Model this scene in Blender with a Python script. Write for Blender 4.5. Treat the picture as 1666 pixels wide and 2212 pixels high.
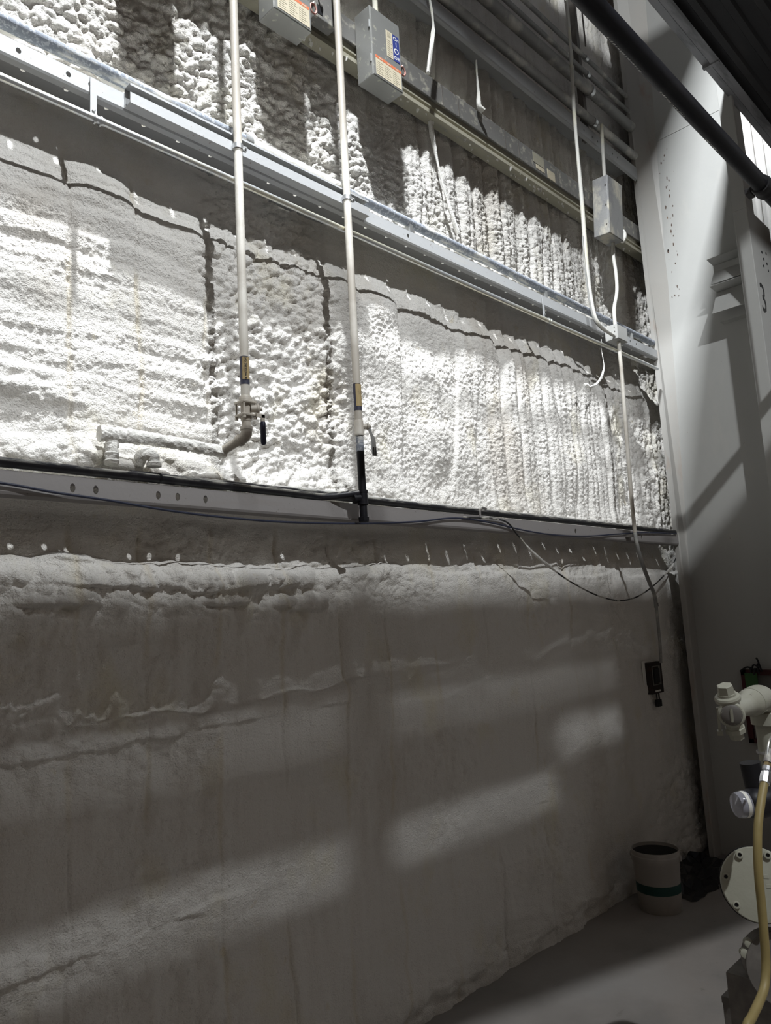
import bpy, math, random
import numpy as np
from mathutils import Vector, Matrix

# ------------------------------------------------------------------ camera, world, light, exposure
for o in list(bpy.data.objects): bpy.data.objects.remove(o, do_unlink=True)
S = bpy.context.scene
COL = S.collection
H = 1.7                                   # eye height; "r" heights below are relative to it
CF = 1617.0                               # focal length in pixels of the 1666 x 2212 frame
AX = np.array([[0.70350807, 0.06303993, 0.70788584],
               [-0.70845248, 0.14113603, 0.6915025],
               [-0.05631593, -0.98798107, 0.14395113]])
cam_d = bpy.data.cameras.new('camera'); cam = bpy.data.objects.new('camera', cam_d); COL.objects.link(cam)
cam_d.sensor_fit = 'VERTICAL'; cam_d.sensor_height = 36.0; cam_d.lens = CF / 2212 * 36.0
cam_d.clip_start = 0.05; cam_d.clip_end = 100
rt, dn, fw = AX[:, 0], AX[:, 1], AX[:, 2]
cam.matrix_world = Matrix(((rt[0], -dn[0], -fw[0], 0), (rt[1], -dn[1], -fw[1], 0), (rt[2], -dn[2], -fw[2], H), (0, 0, 0, 1)))
S.camera = cam
S.view_settings.view_transform = 'Standard'; S.view_settings.look = 'None'
S.view_settings.gamma = 1; S.view_settings.use_curve_mapping = False
S.view_settings.exposure = 0.24
wd = bpy.data.worlds.new('world'); S.world = wd; wd.use_nodes = True
wd.node_tree.nodes['Background'].inputs[0].default_value = (1.0, 0.74, 0.53, 1)
wd.node_tree.nodes['Background'].inputs[1].default_value = 0.017
HIGHBAY = (0.96, 0.70, H + 6.20); HIGHBAY_W = 980
FLOOD = (1.40, -2.00, H + 4.55); FLOOD_W = 820
FARFILL = (7.7, 1.75, H + 5.9); FARFILL_W = 45  # unseen fill lamp, added to brighten the far wall

# ------------------------------------------------------------------ helpers
def ray(px, py): return AX @ np.array([px - 833.0, py - 1106.0, CF])
def PY(px, py, Y):                         # point of the plane y = Y seen at a pixel
    d = ray(px, py); d = d * (Y / d[1]); return np.array([d[0], d[1], d[2] + H])
def PX(px, py, X):
    d = ray(px, py); d = d * (X / d[0]); return np.array([d[0], d[1], d[2] + H])
def PZ(px, py, z):                         # z = absolute height
    d = ray(px, py); d = d * ((z - H) / d[2]); return np.array([d[0], d[1], d[2] + H])

def tag(o, label=None, cat=None, group=None, kind=None):
    if label: o['label'] = label
    if cat: o['category'] = cat
    if group: o['group'] = group
    if kind: o['kind'] = kind
    return o
def empty(name, loc, label, cat, group=None):
    o = bpy.data.objects.new(name, None); o.location = [float(c) for c in loc]; COL.objects.link(o)
    o.empty_display_size = 0.05
    return tag(o, label, cat, group)
def off(o):                                # world offset of a (never rotated while building) parent chain
    v = Vector((0, 0, 0))
    while o is not None: v += Vector(o.location); o = o.parent
    return v
class MB:
    def __init__(s): s.v = []; s.f = []
    def add(s, v, f):
        n = len(s.v); s.v += [tuple(float(c) for c in p) for p in v]; s.f += [tuple(i + n for i in q) for q in f]; return s
    def box(s, a, b):
        x0, y0, z0 = a; x1, y1, z1 = b
        v = [(x0, y0, z0), (x1, y0, z0), (x1, y1, z0), (x0, y1, z0), (x0, y0, z1), (x1, y0, z1), (x1, y1, z1), (x0, y1, z1)]
        return s.add(v, [(0, 3, 2, 1), (4, 5, 6, 7), (0, 1, 5, 4), (1, 2, 6, 5), (2, 3, 7, 6), (3, 0, 4, 7)])
    def rings(s, rings, cap0=True, cap1=True):
        n = len(rings[0]); v = [p for r in rings for p in r]; f = []
        for i in range(len(rings) - 1):
            for j in range(n):
                k = (j + 1) % n
                f.append((i * n + j, i * n + k, (i + 1) * n + k, (i + 1) * n + j))
        if cap0: f.append(tuple(range(n - 1, -1, -1)))
        if cap1: f.append(tuple((len(rings) - 1) * n + j for j in range(n)))
        return s.add(v, f)
    def tube(s, pts, r, seg=12, cap=True, wob=None):
        pts = [np.array(p, float) for p in pts]; m = len(pts)
        T = [(pts[min(i + 1, m - 1)] - pts[max(i - 1, 0)]) for i in range(m)]
        T = [t / (np.linalg.norm(t) + 1e-12) for t in T]
        up = np.array([0, 0, 1.0]) if abs(T[0][2]) < .9 else np.array([1.0, 0, 0])
        nrm = np.cross(T[0], up); nrm /= np.linalg.norm(nrm); R = []
        for i in range(m):
            nrm = nrm - T[i] * (nrm @ T[i]); nrm /= np.linalg.norm(nrm); b = np.cross(T[i], nrm)
            ri = r[i] if hasattr(r, '__len__') else r; ring = []
            for j in range(seg):
                a = 2 * math.pi * j / seg; q = ri if wob is None else ri * wob(i, j, pts[i], a)
                ring.append(pts[i] + q * (math.cos(a) * nrm + math.sin(a) * b))
            R.append(ring)
        return s.rings(R, cap, cap)
    def lathe(s, o, axis, prof, seg=24, cap=True):   # prof = [(dist along axis, radius)]
        o = np.array(o, float); a = np.array(axis, float); a /= np.linalg.norm(a)
        up = np.array([0, 0, 1.0]) if abs(a[2]) < .9 else np.array([1.0, 0, 0])
        n = np.cross(a, up); n /= np.linalg.norm(n); b = np.cross(a, n)
        R = [[o + a * d + r * (math.cos(2 * math.pi * j / seg) * n + math.sin(2 * math.pi * j / seg) * b) for j in range(seg)] for d, r in prof]
        return s.rings(R, cap, cap)
    def prism(s, prof, axis, a0, a1):      # prof: 2-D polygon; axis 0: (y,z) along x, 1: (x,z) along y, 2: (x,y) along z
        def P(c, a):
            return (a, c[0], c[1]) if axis == 0 else ((c[0], a, c[1]) if axis == 1 else (c[0], c[1], a))
        return s.rings([[P(c, a0) for c in prof], [P(c, a1) for c in prof]])
    def obj(s, name, m, parent=None, smooth=False, bevel=0, sharp=35):
        me = bpy.data.meshes.new(name); o3 = off(parent) if parent else Vector((0, 0, 0))
        me.from_pydata([(v[0] - o3.x, v[1] - o3.y, v[2] - o3.z) for v in s.v], [], s.f); me.update()
        import bmesh
        bm = bmesh.new(); bm.from_mesh(me); bmesh.ops.recalc_face_normals(bm, faces=bm.faces)
        if bevel:
            es = [e for e in bm.edges if len(e.link_faces) == 2 and e.calc_face_angle(0) > 0.6]
            bmesh.ops.bevel(bm, geom=es, offset=bevel, segments=2, affect='EDGES', profile=.6)
        bm.to_mesh(me); bm.free()
        if smooth:
            for p in me.polygons: p.use_smooth = True
            me.set_sharp_from_angle(angle=math.radians(sharp))
        o = bpy.data.objects.new(name, me); COL.objects.link(o); me.materials.append(M[m])
        if parent: o.parent = parent
        return o
def one(o, label, cat, group=None): return tag(o, label, cat, group)
def struct(o): o['kind'] = 'structure'; return o
def cat_path(pts, n=8):                    # Catmull-Rom
    p = [np.array(q, float) for q in pts]; p = [2 * p[0] - p[1]] + p + [2 * p[-1] - p[-2]]; out = []
    for i in range(1, len(p) - 2):
        for k in range(n):
            t = k / n; a, b, c, d = p[i - 1], p[i], p[i + 1], p[i + 2]
            out.append(.5 * (2 * b + (c - a) * t + (2 * a - 5 * b + 4 * c - d) * t * t + (3 * b - a - 3 * c + d) * t ** 3))
    return out + [p[-2]]
def copy_tree(o, parent=None):
    c = o.copy(); COL.objects.link(c); c.parent = parent
    for ch in list(o.children): copy_tree(ch, c)
    return c
def lettering(text, name, size, m, parent, M4, extrude=.0004, stretch=1.0):
    cu = bpy.data.curves.new(name, 'FONT'); cu.body = text; cu.size = size; cu.extrude = extrude
    cu.align_x = 'CENTER'; cu.align_y = 'CENTER'; cu.resolution_u = 2
    t = bpy.data.objects.new(name, cu); COL.objects.link(t)
    bpy.context.view_layer.update()
    me = bpy.data.meshes.new_from_object(t.evaluated_get(bpy.context.evaluated_depsgraph_get()))
    bpy.data.objects.remove(t, do_unlink=True)
    o3 = off(parent) if parent else Vector((0, 0, 0))
    me.transform(Matrix.Translation(-o3) @ M4 @ Matrix.Diagonal((stretch, 1, 1, 1)))
    me.materials.clear(); me.materials.append(M[m])
    o = bpy.data.objects.new(name, me); COL.objects.link(o); o.parent = parent
    return o
def frame(o, x, y):                        # matrix whose local x, y are given directions
    x = Vector(x).normalized(); y = Vector(y).normalized(); z = x.cross(y)
    return Matrix(((x.x, y.x, z.x, o[0]), (x.y, y.y, z.y, o[1]), (x.z, y.z, z.z, o[2]), (0, 0, 0, 1)))

# ------------------------------------------------------------------ materials
M = {}
def mat(name, base, rough=.6, metal=0.0, spots=(), bump=None, emit=None, spec=.4, alpha=None, trans=0):
    """spots: (colour, scale xyz, lo, hi, detail) noise patches mixed in, in order."""
    m = bpy.data.materials.new(name); m.use_nodes = True; nt = m.node_tree; N = nt.nodes; L = nt.links
    B = N['Principled BSDF']; B.inputs['Roughness'].default_value = rough; B.inputs['Metallic'].default_value = metal
    B.inputs['Specular IOR Level'].default_value = spec
    if trans: B.inputs['Transmission Weight'].default_value = trans
    g = N.new('ShaderNodeNewGeometry'); cur = None
    rgb = N.new('ShaderNodeRGB'); rgb.outputs[0].default_value = (*base, 1); cur = rgb.outputs[0]
    for sp in spots:
        c, sc, lo, hi, det = sp[:5]; amt = sp[5] if len(sp) > 5 else 1.0
        mp = N.new('ShaderNodeMapping'); mp.inputs['Scale'].default_value = sc; L.new(g.outputs['Position'], mp.inputs[0])
        n = N.new('ShaderNodeTexNoise'); n.inputs['Scale'].default_value = 1; n.inputs['Detail'].default_value = det; n.inputs['Roughness'].default_value = .6
        L.new(mp.outputs[0], n.inputs['Vector'])
        r = N.new('ShaderNodeMapRange'); r.inputs[1].default_value = lo; r.inputs[2].default_value = hi; r.inputs[4].default_value = amt; L.new(n.outputs[0], r.inputs[0])
        fac = r.outputs[0]
        if len(sp) > 6 and sp[6] == 'top':       # settles on faces that look up
            sx = N.new('ShaderNodeSeparateXYZ'); L.new(g.outputs['Normal'], sx.inputs[0])
            r2 = N.new('ShaderNodeMapRange'); r2.inputs[1].default_value = .1; r2.inputs[2].default_value = .75; L.new(sx.outputs[2], r2.inputs[0])
            ml = N.new('ShaderNodeMath'); ml.operation = 'MULTIPLY'; L.new(fac, ml.inputs[0]); L.new(r2.outputs[0], ml.inputs[1]); fac = ml.outputs[0]
        mx = N.new('ShaderNodeMix'); mx.data_type = 'RGBA'; L.new(fac, mx.inputs[0]); L.new(cur, mx.inputs[6]); mx.inputs[7].default_value = (*c, 1); cur = mx.outputs[2]
    L.new(cur, B.inputs['Base Color'])
    if bump:
        h = None
        for sc, st in bump:
            n = N.new('ShaderNodeTexNoise'); n.inputs['Scale'].default_value = sc; n.inputs['Detail'].default_value = 3; L.new(g.outputs['Position'], n.inputs['Vector'])
            b = N.new('ShaderNodeBump'); b.inputs['Strength'].default_value = 1; b.inputs['Distance'].default_value = st; L.new(n.outputs[0], b.inputs['Height'])
            if h: L.new(h, b.inputs['Normal'])
            h = b.outputs[0]
        L.new(h, B.inputs['Normal'])
    if emit: B.inputs['Emission Color'].default_value = (*emit[:3], 1); B.inputs['Emission Strength'].default_value = emit[3]
    if alpha is not None: B.inputs['Alpha'].default_value = alpha
    M[name] = m; return m
DUST = (.72, .70, .62)
mat('foam', (.80, .775, .735), .9, spec=.15, bump=[(150, .0068), (330, .0026)],
    spots=[((.74, .68, .50), (3.2, 3, 2.4), .56, .72, 5, .55), ((.62, .52, .30), (11, 8, 9), .66, .76, 4, .45), ((.66, .63, .58), (1.6, 1, .5), .52, .68, 4, .5), ((.46, .39, .31), (1.6, 1, .9), .58, .76, 5, .5)])
mat('foam_coat', (.82, .805, .765), .9, spec=.15, bump=[(160, .004)], spots=[((.70, .65, .50), (14, 14, 14), .58, .74, 3, .35)])
mat('girt_paint', (.34, .345, .35), .5, spots=[((.40, .38, .35), (2.2, 8, 22), .55, .75, 5, .5), ((.16, .12, .10), (60, 60, 60), .70, .74, 2, .8), (DUST, (30, 30, 30), .40, .6, 4, .9, 'top'), ((.33, .20, .13), (5, 20, 30), .70, .80, 5, .5)], bump=[(60, .0006)])
mat('girt_dull', (.26, .245, .24), .55, spots=[((.24, .22, .21), (3, 8, 22), .50, .72, 5, .7), ((.10, .08, .08), (70, 70, 70), .70, .74, 2, .8), (DUST, (30, 30, 30), .38, .58, 4, .95, 'top')], bump=[(60, .0006)])
mat('steel', (.60, .61, .61), .38, .85, spots=[((.42, .42, .42), (25, 25, 8), .45, .65, 4, .6), (DUST, (22, 22, 22), .48, .62, 4, .8, 'top')])
mat('steel_box', (.31, .31, .295), .48, .55, spots=[((.33, .33, .32), (9, 9, 7), .45, .68, 5, .7), ((.62, .60, .50), (30, 30, 30), .62, .70, 3, .7), (DUST, (22, 22, 22), .30, .5, 4, .9, 'top')], bump=[(90, .0004)])
mat('dusty_box', (.30, .30, .295), .6, .3, spots=[((.62, .58, .48), (9, 9, 5), .48, .62, 4, .8), ((.20, .20, .21), (6, 6, 4), .56, .70, 5, .7)], bump=[(120, .001)])
mat('bus', (.20, .195, .185), .55, .3, spots=[((.20, .19, .18), (3, 8, 9), .48, .70, 5, .8), ((.58, .55, .45), (22, 22, 22), .55, .68, 4, .6), (DUST, (20, 20, 20), .35, .5, 4, .95, 'top')], bump=[(140, .0008)])
mat('bus_ledge', (.33, .31, .24), .8, spots=[((.26, .25, .23), (4, 20, 20), .56, .70, 5, .7)], bump=[(110, .002)])
mat('galv', (.62, .64, .66), .34, .8, spots=[((.76, .73, .58), (1.1, 30, 30), .46, .56, 3, .95), (DUST, (40, 40, 40), .5, .65, 3, .6)], bump=[(160, .0007)])
mat('cream_pipe', (.42, .385, .335), .5, spots=[((.74, .72, .66), (2, 2, 3), .45, .65, 4, .7), ((.45, .41, .36), (30, 30, 14), .62, .74, 4, .5)], bump=[(170, .0006)])
mat('valve_paint', (.46, .42, .36), .5, spots=[((.30, .27, .23), (40, 40, 40), .5, .7, 4, .7)], bump=[(140, .0006)])
mat('black_pipe', (.020, .020, .026), .42, spots=[((.06, .06, .065), (12, 12, 12), .5, .7, 4, .6), ((.66, .64, .57), (9, 40, 40), .46, .58, 4, .85, 'top')], bump=[(150, .0004)])
mat('overhead_black', (.006, .006, .009), .55, spec=.22, spots=[((.018, .017, .020), (5, 20, 20), .5, .72, 4, .6)], bump=[(70, .0004)])
mat('tray_metal', (.26, .26, .275), .5, .3, spots=[((.07, .07, .075), (2, 12, 12), .48, .66, 5, .8), ((.26, .26, .28), (1.5, 30, 30), .60, .72, 4, .6)])
mat('tray_dark', (.018, .018, .020), .7, spots=[((.040, .036, .036), (1.5, 9, 5), .5, .75, 4, .7)])
mat('grey_insul', (.22, .24, .275), .9, spec=.12, spots=[((.74, .72, .66), (5, 30, 30), .53, .66, 4, .8), ((.52, .54, .58), (80, 80, 80), .52, .62, 2, .6)], bump=[(260, .0012)])
mat('conduit_grey', (.28, .28, .27), .6, spots=[((.62, .60, .54), (6, 6, 6), .5, .66, 4, .8), ((.24, .23, .22), (4, 9, 9), .55, .70, 4, .6)], bump=[(150, .0008)])
mat('white_cable', (.60, .59, .55), .7, spots=[((.72, .69, .52), (5, 5, 4), .5, .62, 3, .7)], bump=[(170, .0014)])
mat('blue_cable', (.022, .026, .050), .5)
mat('dark_cable', (.03, .03, .03), .5, spots=[((.6, .58, .52), (9, 9, 9), .52, .6, 3, .8)], bump=[(120, .001)])
mat('column_paint', (.41, .41, .395), .45, spots=[((.35, .345, .33), (.9, .9, .7), .42, .68, 5, .7), ((.22, .18, .15), (35, 35, 25), .73, .77, 3, .7), ((.45, .44, .41), (7, 7, 2.5), .58, .76, 5, .5)], bump=[(40, .0004)])
mat('column_edge', (.38, .37, .35), .5, spots=[((.34, .24, .18), (9, 9, 3.5), .60, .74, 5, .6), ((.40, .38, .35), (3, 3, 1.2), .48, .66, 4, .7)], bump=[(60, .0006)])
mat('black_ink', (.02, .02, .02), .6)
mat('floor', (.275, .25, .23), .8, spots=[((.20, .19, .18), (1.6, 1.6, 1), .45, .66, 6, .8), ((.35, .34, .33), (.7, .7, 1), .50, .72, 5, .7), ((.10, .09, .085), (11, 11, 1), .68, .76, 4, .7), ((.12, .11, .10), (2.5, 7, 1), .66, .76, 5, .6)], bump=[(30, .001), (180, .0006)])
mat('bucket_plastic', (.31, .285, .26), .45, spots=[((.42, .37, .34), (9, 9, 5), .5, .7, 5, .7)])
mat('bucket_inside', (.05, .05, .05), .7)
mat('green_band', (.006, .045, .038), .45)
mat('wire', (.10, .09, .08), .4, .6)
mat('castpaint', (.34, .335, .275), .38, spots=[((.40, .40, .34), (14, 14, 14), .5, .7, 4, .6), ((.12, .10, .08), (60, 60, 60), .71, .75, 3, .8)], bump=[(60, .0006)])
mat('cast_dark', (.12, .11, .10), .5, spots=[((.22, .20, .18), (12, 12, 12), .5, .7, 4, .6)])
mat('rubber_black', (.010, .010, .013), .45)
mat('hose_yellow', (.27, .21, .085), .5, spots=[((.34, .27, .12), (8, 8, 12), .5, .68, 4, .7)])
mat('chrome', (.72, .74, .78), .22, .9)
mat('brass', (.58, .46, .25), .35, .8)
mat('clear_plastic', (.75, .75, .85), .08, alpha=.35, spec=.6)
mat('white_label', (.78, .77, .72), .6)
mat('cream_label', (.52, .465, .345), .6, spots=[((.56, .50, .38), (60, 60, 90), .5, .6, 2, .7)])
mat('orange_label', (.60, .16, .07), .6)
mat('blue_label', (.030, .045, .20), .5)
mat('label_print', (.36, .32, .235), .6)
mat('tag_tan', (.36, .27, .13), .6, spots=[((.20, .15, .08), (50, 50, 30), .5, .65, 3, .6)])
mat('tag_navy', (.035, .035, .060), .55)
mat('handle_blue', (.030, .030, .060), .45)
mat('red_paint', (.055, .008, .010), .5)
mat('red_ring', (.50, .24, .20), .6)
mat('green_tag', (.04, .115, .035), .6)
mat('switch_body', (.020, .013, .012), .5, spots=[((.08, .03, .02), (20, 20, 20), .55, .7, 3, .7)])
mat('switch_grey', (.16, .155, .145), .6)
mat('dark_rust', (.10, .07, .055), .8, spots=[((.26, .17, .10), (16, 16, 9), .55, .7, 4, .8)])
mat('panel_white', (.80, .79, .77), .5, spots=[((.72, .64, .60), (1.2, 1.2, .2), .5, .7, 3, .5)])
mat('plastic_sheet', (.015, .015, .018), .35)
mat('lamp_lens', (.9, .9, .9), .3, emit=(1, .97, .92, 6))
mat('roof', (.13, .10, .075), .8)

# ------------------------------------------------------------------ the foam wall (real relief)
def h2(ix, iy, seed):
    U = np.uint32
    h = np.asarray(ix).astype(np.int32).astype(U) * U(374761393) + np.asarray(iy).astype(np.int32).astype(U) * U(668265263) + U((seed * 1442695041) & 0xFFFFFFFF)
    h = (h ^ (h >> U(13))) * U(1274126177)
    h = (h ^ (h >> U(16))) * U(2246822519)
    return ((h ^ (h >> U(15))) & U(0xFFFFFF)).astype(np.float32) * np.float32(1 / 16777215.0)
def vn(x, y, seed=0):
    ix = np.floor(x); iy = np.floor(y); fx = (x - ix); fy = (y - iy)
    fx = fx * fx * fx * (fx * (fx * 6 - 15) + 10); fy = fy * fy * fy * (fy * (fy * 6 - 15) + 10)
    a = h2(ix, iy, seed); b = h2(ix + 1, iy, seed); c = h2(ix, iy + 1, seed); d = h2(ix + 1, iy + 1, seed)
    return ((a + (b - a) * fx) * (1 - fy) + (c + (d - c) * fx) * fy) * 2 - 1
def fbm(x, y, seed=0, oct=4, g=.5):
    s = 0; a = 1.0
    for k in range(oct):
        s = s + a * vn(x * 2 ** k + 17.3 * k, y * 2 ** k - 9.1 * k, seed + k * 7); a *= g
    return s
def blobs(x, y, seed=0, rmin=.45, rmax=.95):   # heap of round lumps, unit cells, height 0..1
    ix = np.floor(x); iy = np.floor(y); out = np.zeros_like(x)
    for dx in (-1, 0, 1):
        for dy in (-1, 0, 1):
            cx = ix + dx; cy = iy + dy
            px = cx + .1 + .8 * h2(cx, cy, seed); py = cy + .1 + .8 * h2(cx, cy, seed + 1)
            r = rmin + (rmax - rmin) * h2(cx, cy, seed + 2) ** 1.5
            d2 = (x - px) ** 2 + (y - py) ** 2
            out = np.maximum(out, np.sqrt(np.maximum(0, r * r - d2)) * (.6 + .4 * h2(cx, cy, seed + 3)))
    return out
def ss(a, b, x):
    t = np.clip((x - a) / (b - a), 0, 1); return t * t * (3 - 2 * t)
def bell(x, c, w): return np.exp(-((x - c) / w) ** 2)
WALL_Y = 2.39
def foam(X, Z):                            # how far the foam stands out from the nominal face; Z relative to the eye
    wx = .018 * fbm(X * 3, Z * 3, 50, 3); wz = .018 * fbm(X * 3, Z * 3, 60, 3)
    e1 = 1.60 + .035 * fbm(X * 4.5, X * 0 + 3.1, 5, 3) - .02 * ss(1.5, 3, X)
    p = np.zeros_like(X)
    # recesses under the girts and their ledges
    p += -.062 * ss(e1 - .13, e1 + .09, Z) * (1 - ss(1.84, 1.92, Z))
    e2 = .245 + .022 * fbm(X * 5, X * 0 + 8.2, 6, 4) - .03 * ss(2.6, 3.2, X)
    lowrec = ss(e2 - .004, e2 + .016, Z) * (1 - ss(.40, .47, Z))
    p += -.034 * lowrec * (1 - .6 * ss(2.4, 2.7, X)) + .016 * bell(Z, e2 - .03, .04) * (1 - ss(2.4, 2.7, X)) * (1 - lowrec)
    # large slow waves
    p += .012 * fbm(X * 2.2, Z * 2.2, 11, 3)
    pan = np.abs(((X - .985) / .275 + .06 * fbm(Z * 2, X * 2, 12, 2)) % 1.0 - .5) * 2
    p += (.020 * bell(Z, e1 - .02, .10) + .008 * bell(Z, 1.2, .5)) * (1 - pan ** 4) * (.6 + .4 * vn(X * 3.6, X * 0, 13))
    # zones
    up = ss(1.86, 1.93, Z); mid = ss(.47, .52, Z) * (1 - ss(1.60, 1.75, Z)); low = 1 - ss(.30, .46, Z)
    xa = X + .05 * fbm(X * 2, Z * 4, 21, 2)
    pop_u = up * (1 - ss(2.25, 2.55, xa)); rid_u = up * ss(2.3, 2.6, xa)
    pop_m = ss(.47, .52, Z) * (1 - up) * ss(1.47, 1.56, xa) * (1 - ss(2.10, 2.24, xa))
    left_m = mid * (1 - ss(1.47, 1.56, xa))
    cen_m = ss(.47, .52, Z) * (1 - up) * ss(2.10, 2.24, xa) * (1 - ss(3.2, 3.45, xa))
    rid_m = ss(.47, .52, Z) * (1 - up) * ss(3.2, 3.45, xa)
    # popcorn lumps, leaning
    ca, sa = math.cos(.45), math.sin(.45); U = X * ca + Z * sa + wx; V = -X * sa + Z * ca + wz
    b1 = blobs(U / .046, V / .033, 31); b2 = blobs(U / .022 + 5, V / .018, 37); b3 = blobs((X + wz) / .085, (Z + wx) / .06, 43)
    pop = .017 * b1 + .0085 * b2 + .006 * b3 - .017
    big = .5 + .5 * vn(X * 3.1, Z * 3.1, 77)
    p += (pop_u * 1.5 + pop_m * (2.0 - .8 * ss(.4, .9, big))) * pop
    # upper left large lumps near the top of the frame
    b4 = blobs(U / .10, V / .075, 91); p += .009 * pop_u * (b4 - .4)
    # left middle: long horizontal ripples and stipple
    rip = np.sin((Z * 2 * math.pi / .095) + 2.2 * fbm(X * 2.4, Z * 3.0, 14, 2) + X * 1.0)
    rip2 = np.sin((Z * 2 * math.pi / .041) + 2.6 * fbm(X * 4, Z * 6, 15, 2) - X * 2)
    env = .35 + .65 * (.5 + .5 * vn(X * 2.7, Z * 3.6, 18))
    p += left_m * (.0046 * rip * env + .0016 * rip2 * env + .0030 * fbm(X * 7, Z * 14, 16, 3))
    # upper part of the left field is smoother
    st = fbm(X * 78, Z * 78, 24, 2, .6); st2 = fbm(X * 120, Z * 120, 27, 2, .6); b5 = blobs(X / .019, Z / .016, 57)
    p += (left_m * .0010 + low * .0008 + cen_m * .0020 + (1 - low) * .0010) * (st + .5 * st2)
    # centre: stipple with vertical shelves
    sh = vn(X * 7.5 + .5 * fbm(X * 1.2, Z * 1.6, 71, 2), Z * .9, 72); sh2 = vn(X * 16, Z * 1.2, 73)
    p += cen_m * (.016 * ss(-.15, .05, sh) - .008 + .005 * sh2 + .0030 * b5 * (.3 + .7 * big) + .006 * fbm(X * 6, Z * 6, 74, 3) + .016 * np.maximum(0, vn(X * 4.2, Z * 5.5, 75) - .2))
    # right: vertical runs, some granular
    def runs(k, seed):
        q = X * k + .25 * fbm(X * 1.5, Z * 1.1, seed, 2); iq = np.floor(q); f = q - iq
        hgt = h2(iq, iq * 0, seed + 3); gr = h2(iq, iq * 0, seed + 5)
        return hgt * (1 - (2 * f - 1) ** 4) , gr * (1 - (2 * f - 1) ** 2), f
    r1, g1, f1 = runs(7.2, 81); r2, g2, f2 = runs(15.0, 85)
    gran = blobs(X / .019, Z / .017, 95) + .5 * blobs(X / .011, Z / .010, 97)
    ridge = .022 * r1 + .010 * r2 - .018 + .0085 * gran * (.12 + .88 * ss(.45, .75, g1)) + .003 * gran * ss(.4, .7, g2)
    p += (rid_u * 1.25 + rid_m * .95) * ridge + (rid_u + rid_m) * .0016 * (st + .4 * st2)
    p += rid_u * .010 * (blobs(X / .03, Z / .024, 131) - .5)
    # corner by the column: rough, set back
    cor = ss(4.62, 4.75, xa) * (1 - low)
    p += cor * (-.02 + .020 * blobs(X / .035, Z / .05, 101))
    # blobs banked up above the lower girt
    bank = bell(Z, .55 + .03 * fbm(X * 3, X * 0, 121, 2), .075) * (1 - ss(2.2, 2.7, X) * .75) * ss(.455, .50, Z)
    p += bank * (.028 + .046 * blobs((X + wx) / .075, (Z + wz) / .06, 123) + .008 * b2)
    bank2 = bell(Z, .80, .05) * (1 - ss(.95, 1.1, X)) * ss(.47, .52, Z)
    p += bank2 * (.012 + .018 * b1)
    p += -.022 * bell(Z, 1.895, .035)
    bankt = bell(Z, 1.985, .028) * (1 - ss(4.4, 4.7, X)); p += bankt * (.012 + .02 * blobs((X) / .05, Z / .05, 127))
    # lower wall
    dr = blobs(X / .048 + .3 * vn(X * 9, Z * 9, 140), Z / .085, 141)
    for zc, w, a in ((.175, .040, .030), (.085, .035, .036)):
        n = .5 + .5 * vn(X * 5, X * 0 + zc * 90, 143)
        p += low * (1 - ss(1.9, 2.5, X)) * bell(Z, zc + .02 * fbm(X * 3, X * 0 + zc * 50, 142, 3), w) * a * (.35 + dr) * (.35 + n)
    for zc, a, w in ((.150, .045, .05), (.075, .055, .06), (-.34, .018, .05), (-.95, .012, .05), (-.62, .010, .05), (.230, .016, .03)):   # laps of spray with hanging lower edges
        zz = zc + .030 * fbm(X * 2.3, X * 0 + zc * 40, 144, 4) + .010 * blobs(X / .05, X * 0 + zc * 33, 145)
        on = ss(-.55, .1, vn(X * 5.2, X * 0 + zc * 77, 146)) * (1 - ss(1.9, 2.4, X))
        p += low * on * a * ss(zz - .005, zz + .006, Z) * (1 - ss(zz + .012, zz + w + .05, Z)) * (.35 + .75 * blobs((X + wx) / .042, Z / .075, 147))
    p += low * bell(Z, .12, .12) * (1 - ss(2.6, 3.2, X)) * (.014 * blobs((X + wx) / .034, (Z + wz) / .03, 148) + .006 * blobs(X / .015, Z / .014, 149))
    streak = fbm(X * 17, Z * 2.6, 151, 3); p += low * .0055 * streak * (1 - .5 * ss(2, 3, X))
    patch = .5 + .5 * vn(X * 2.2, Z * 3.2, 153)
    p += low * .006 * fbm(X * 5, Z * 7, 158, 4) + low * (.013 * ss(.45, .8, patch) * (fbm(X * 13, Z * 9, 155, 4) + .7 * blobs(X / .03, Z / .026, 157)))
    for zc, sl, a, x0, x1 in ((-.30, .02, .014, 0, 2.3), (-.02, .0, .010, 0, 1.5), (-.93, .02, .010, 0, 1.6), (-.78, .0, .007, 1.0, 2.2), (-1.12, .01, .008, .6, 2.2), (-1.30, .02, .010, 1.4, 3.6), (-.42, .03, .007, 2.2, 3.3)):
        zz = zc + sl * X + .03 * fbm(X * 2.6, X * 0 + zc * 31, 161, 4)
        p += low * a * (ss(zz + .012, zz - .006, Z) * ss(zz - .16, zz - .02, Z)) * ss(x0 - .1, x0 + .1, X) * (1 - ss(x1 - .2, x1 + .2, X)) * (.5 + .5 * vn(X * 6, X * 0 + zc * 7, 163) + .4)
    foot = 1 - ss(-1.66, -1.38, Z); p += foot * (.012 + .016 * fbm(X * 7, Z * 9, 171, 4) + .014 * blobs(X / .09, Z / .05, 173))
    p += low * ss(4.6, 4.9, X) * (1 - ss(-1.2, -.9, Z)) * .025 * blobs(X / .06, Z / .05, 175)
    p += low * (1 - ss(4.44, 4.47, X)) * ss(3.6, 3.75, X) * ss(-.9, -.8, Z) * .014
    # panel joints and cracks
    jx = np.full_like(X, 9.0)
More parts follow.
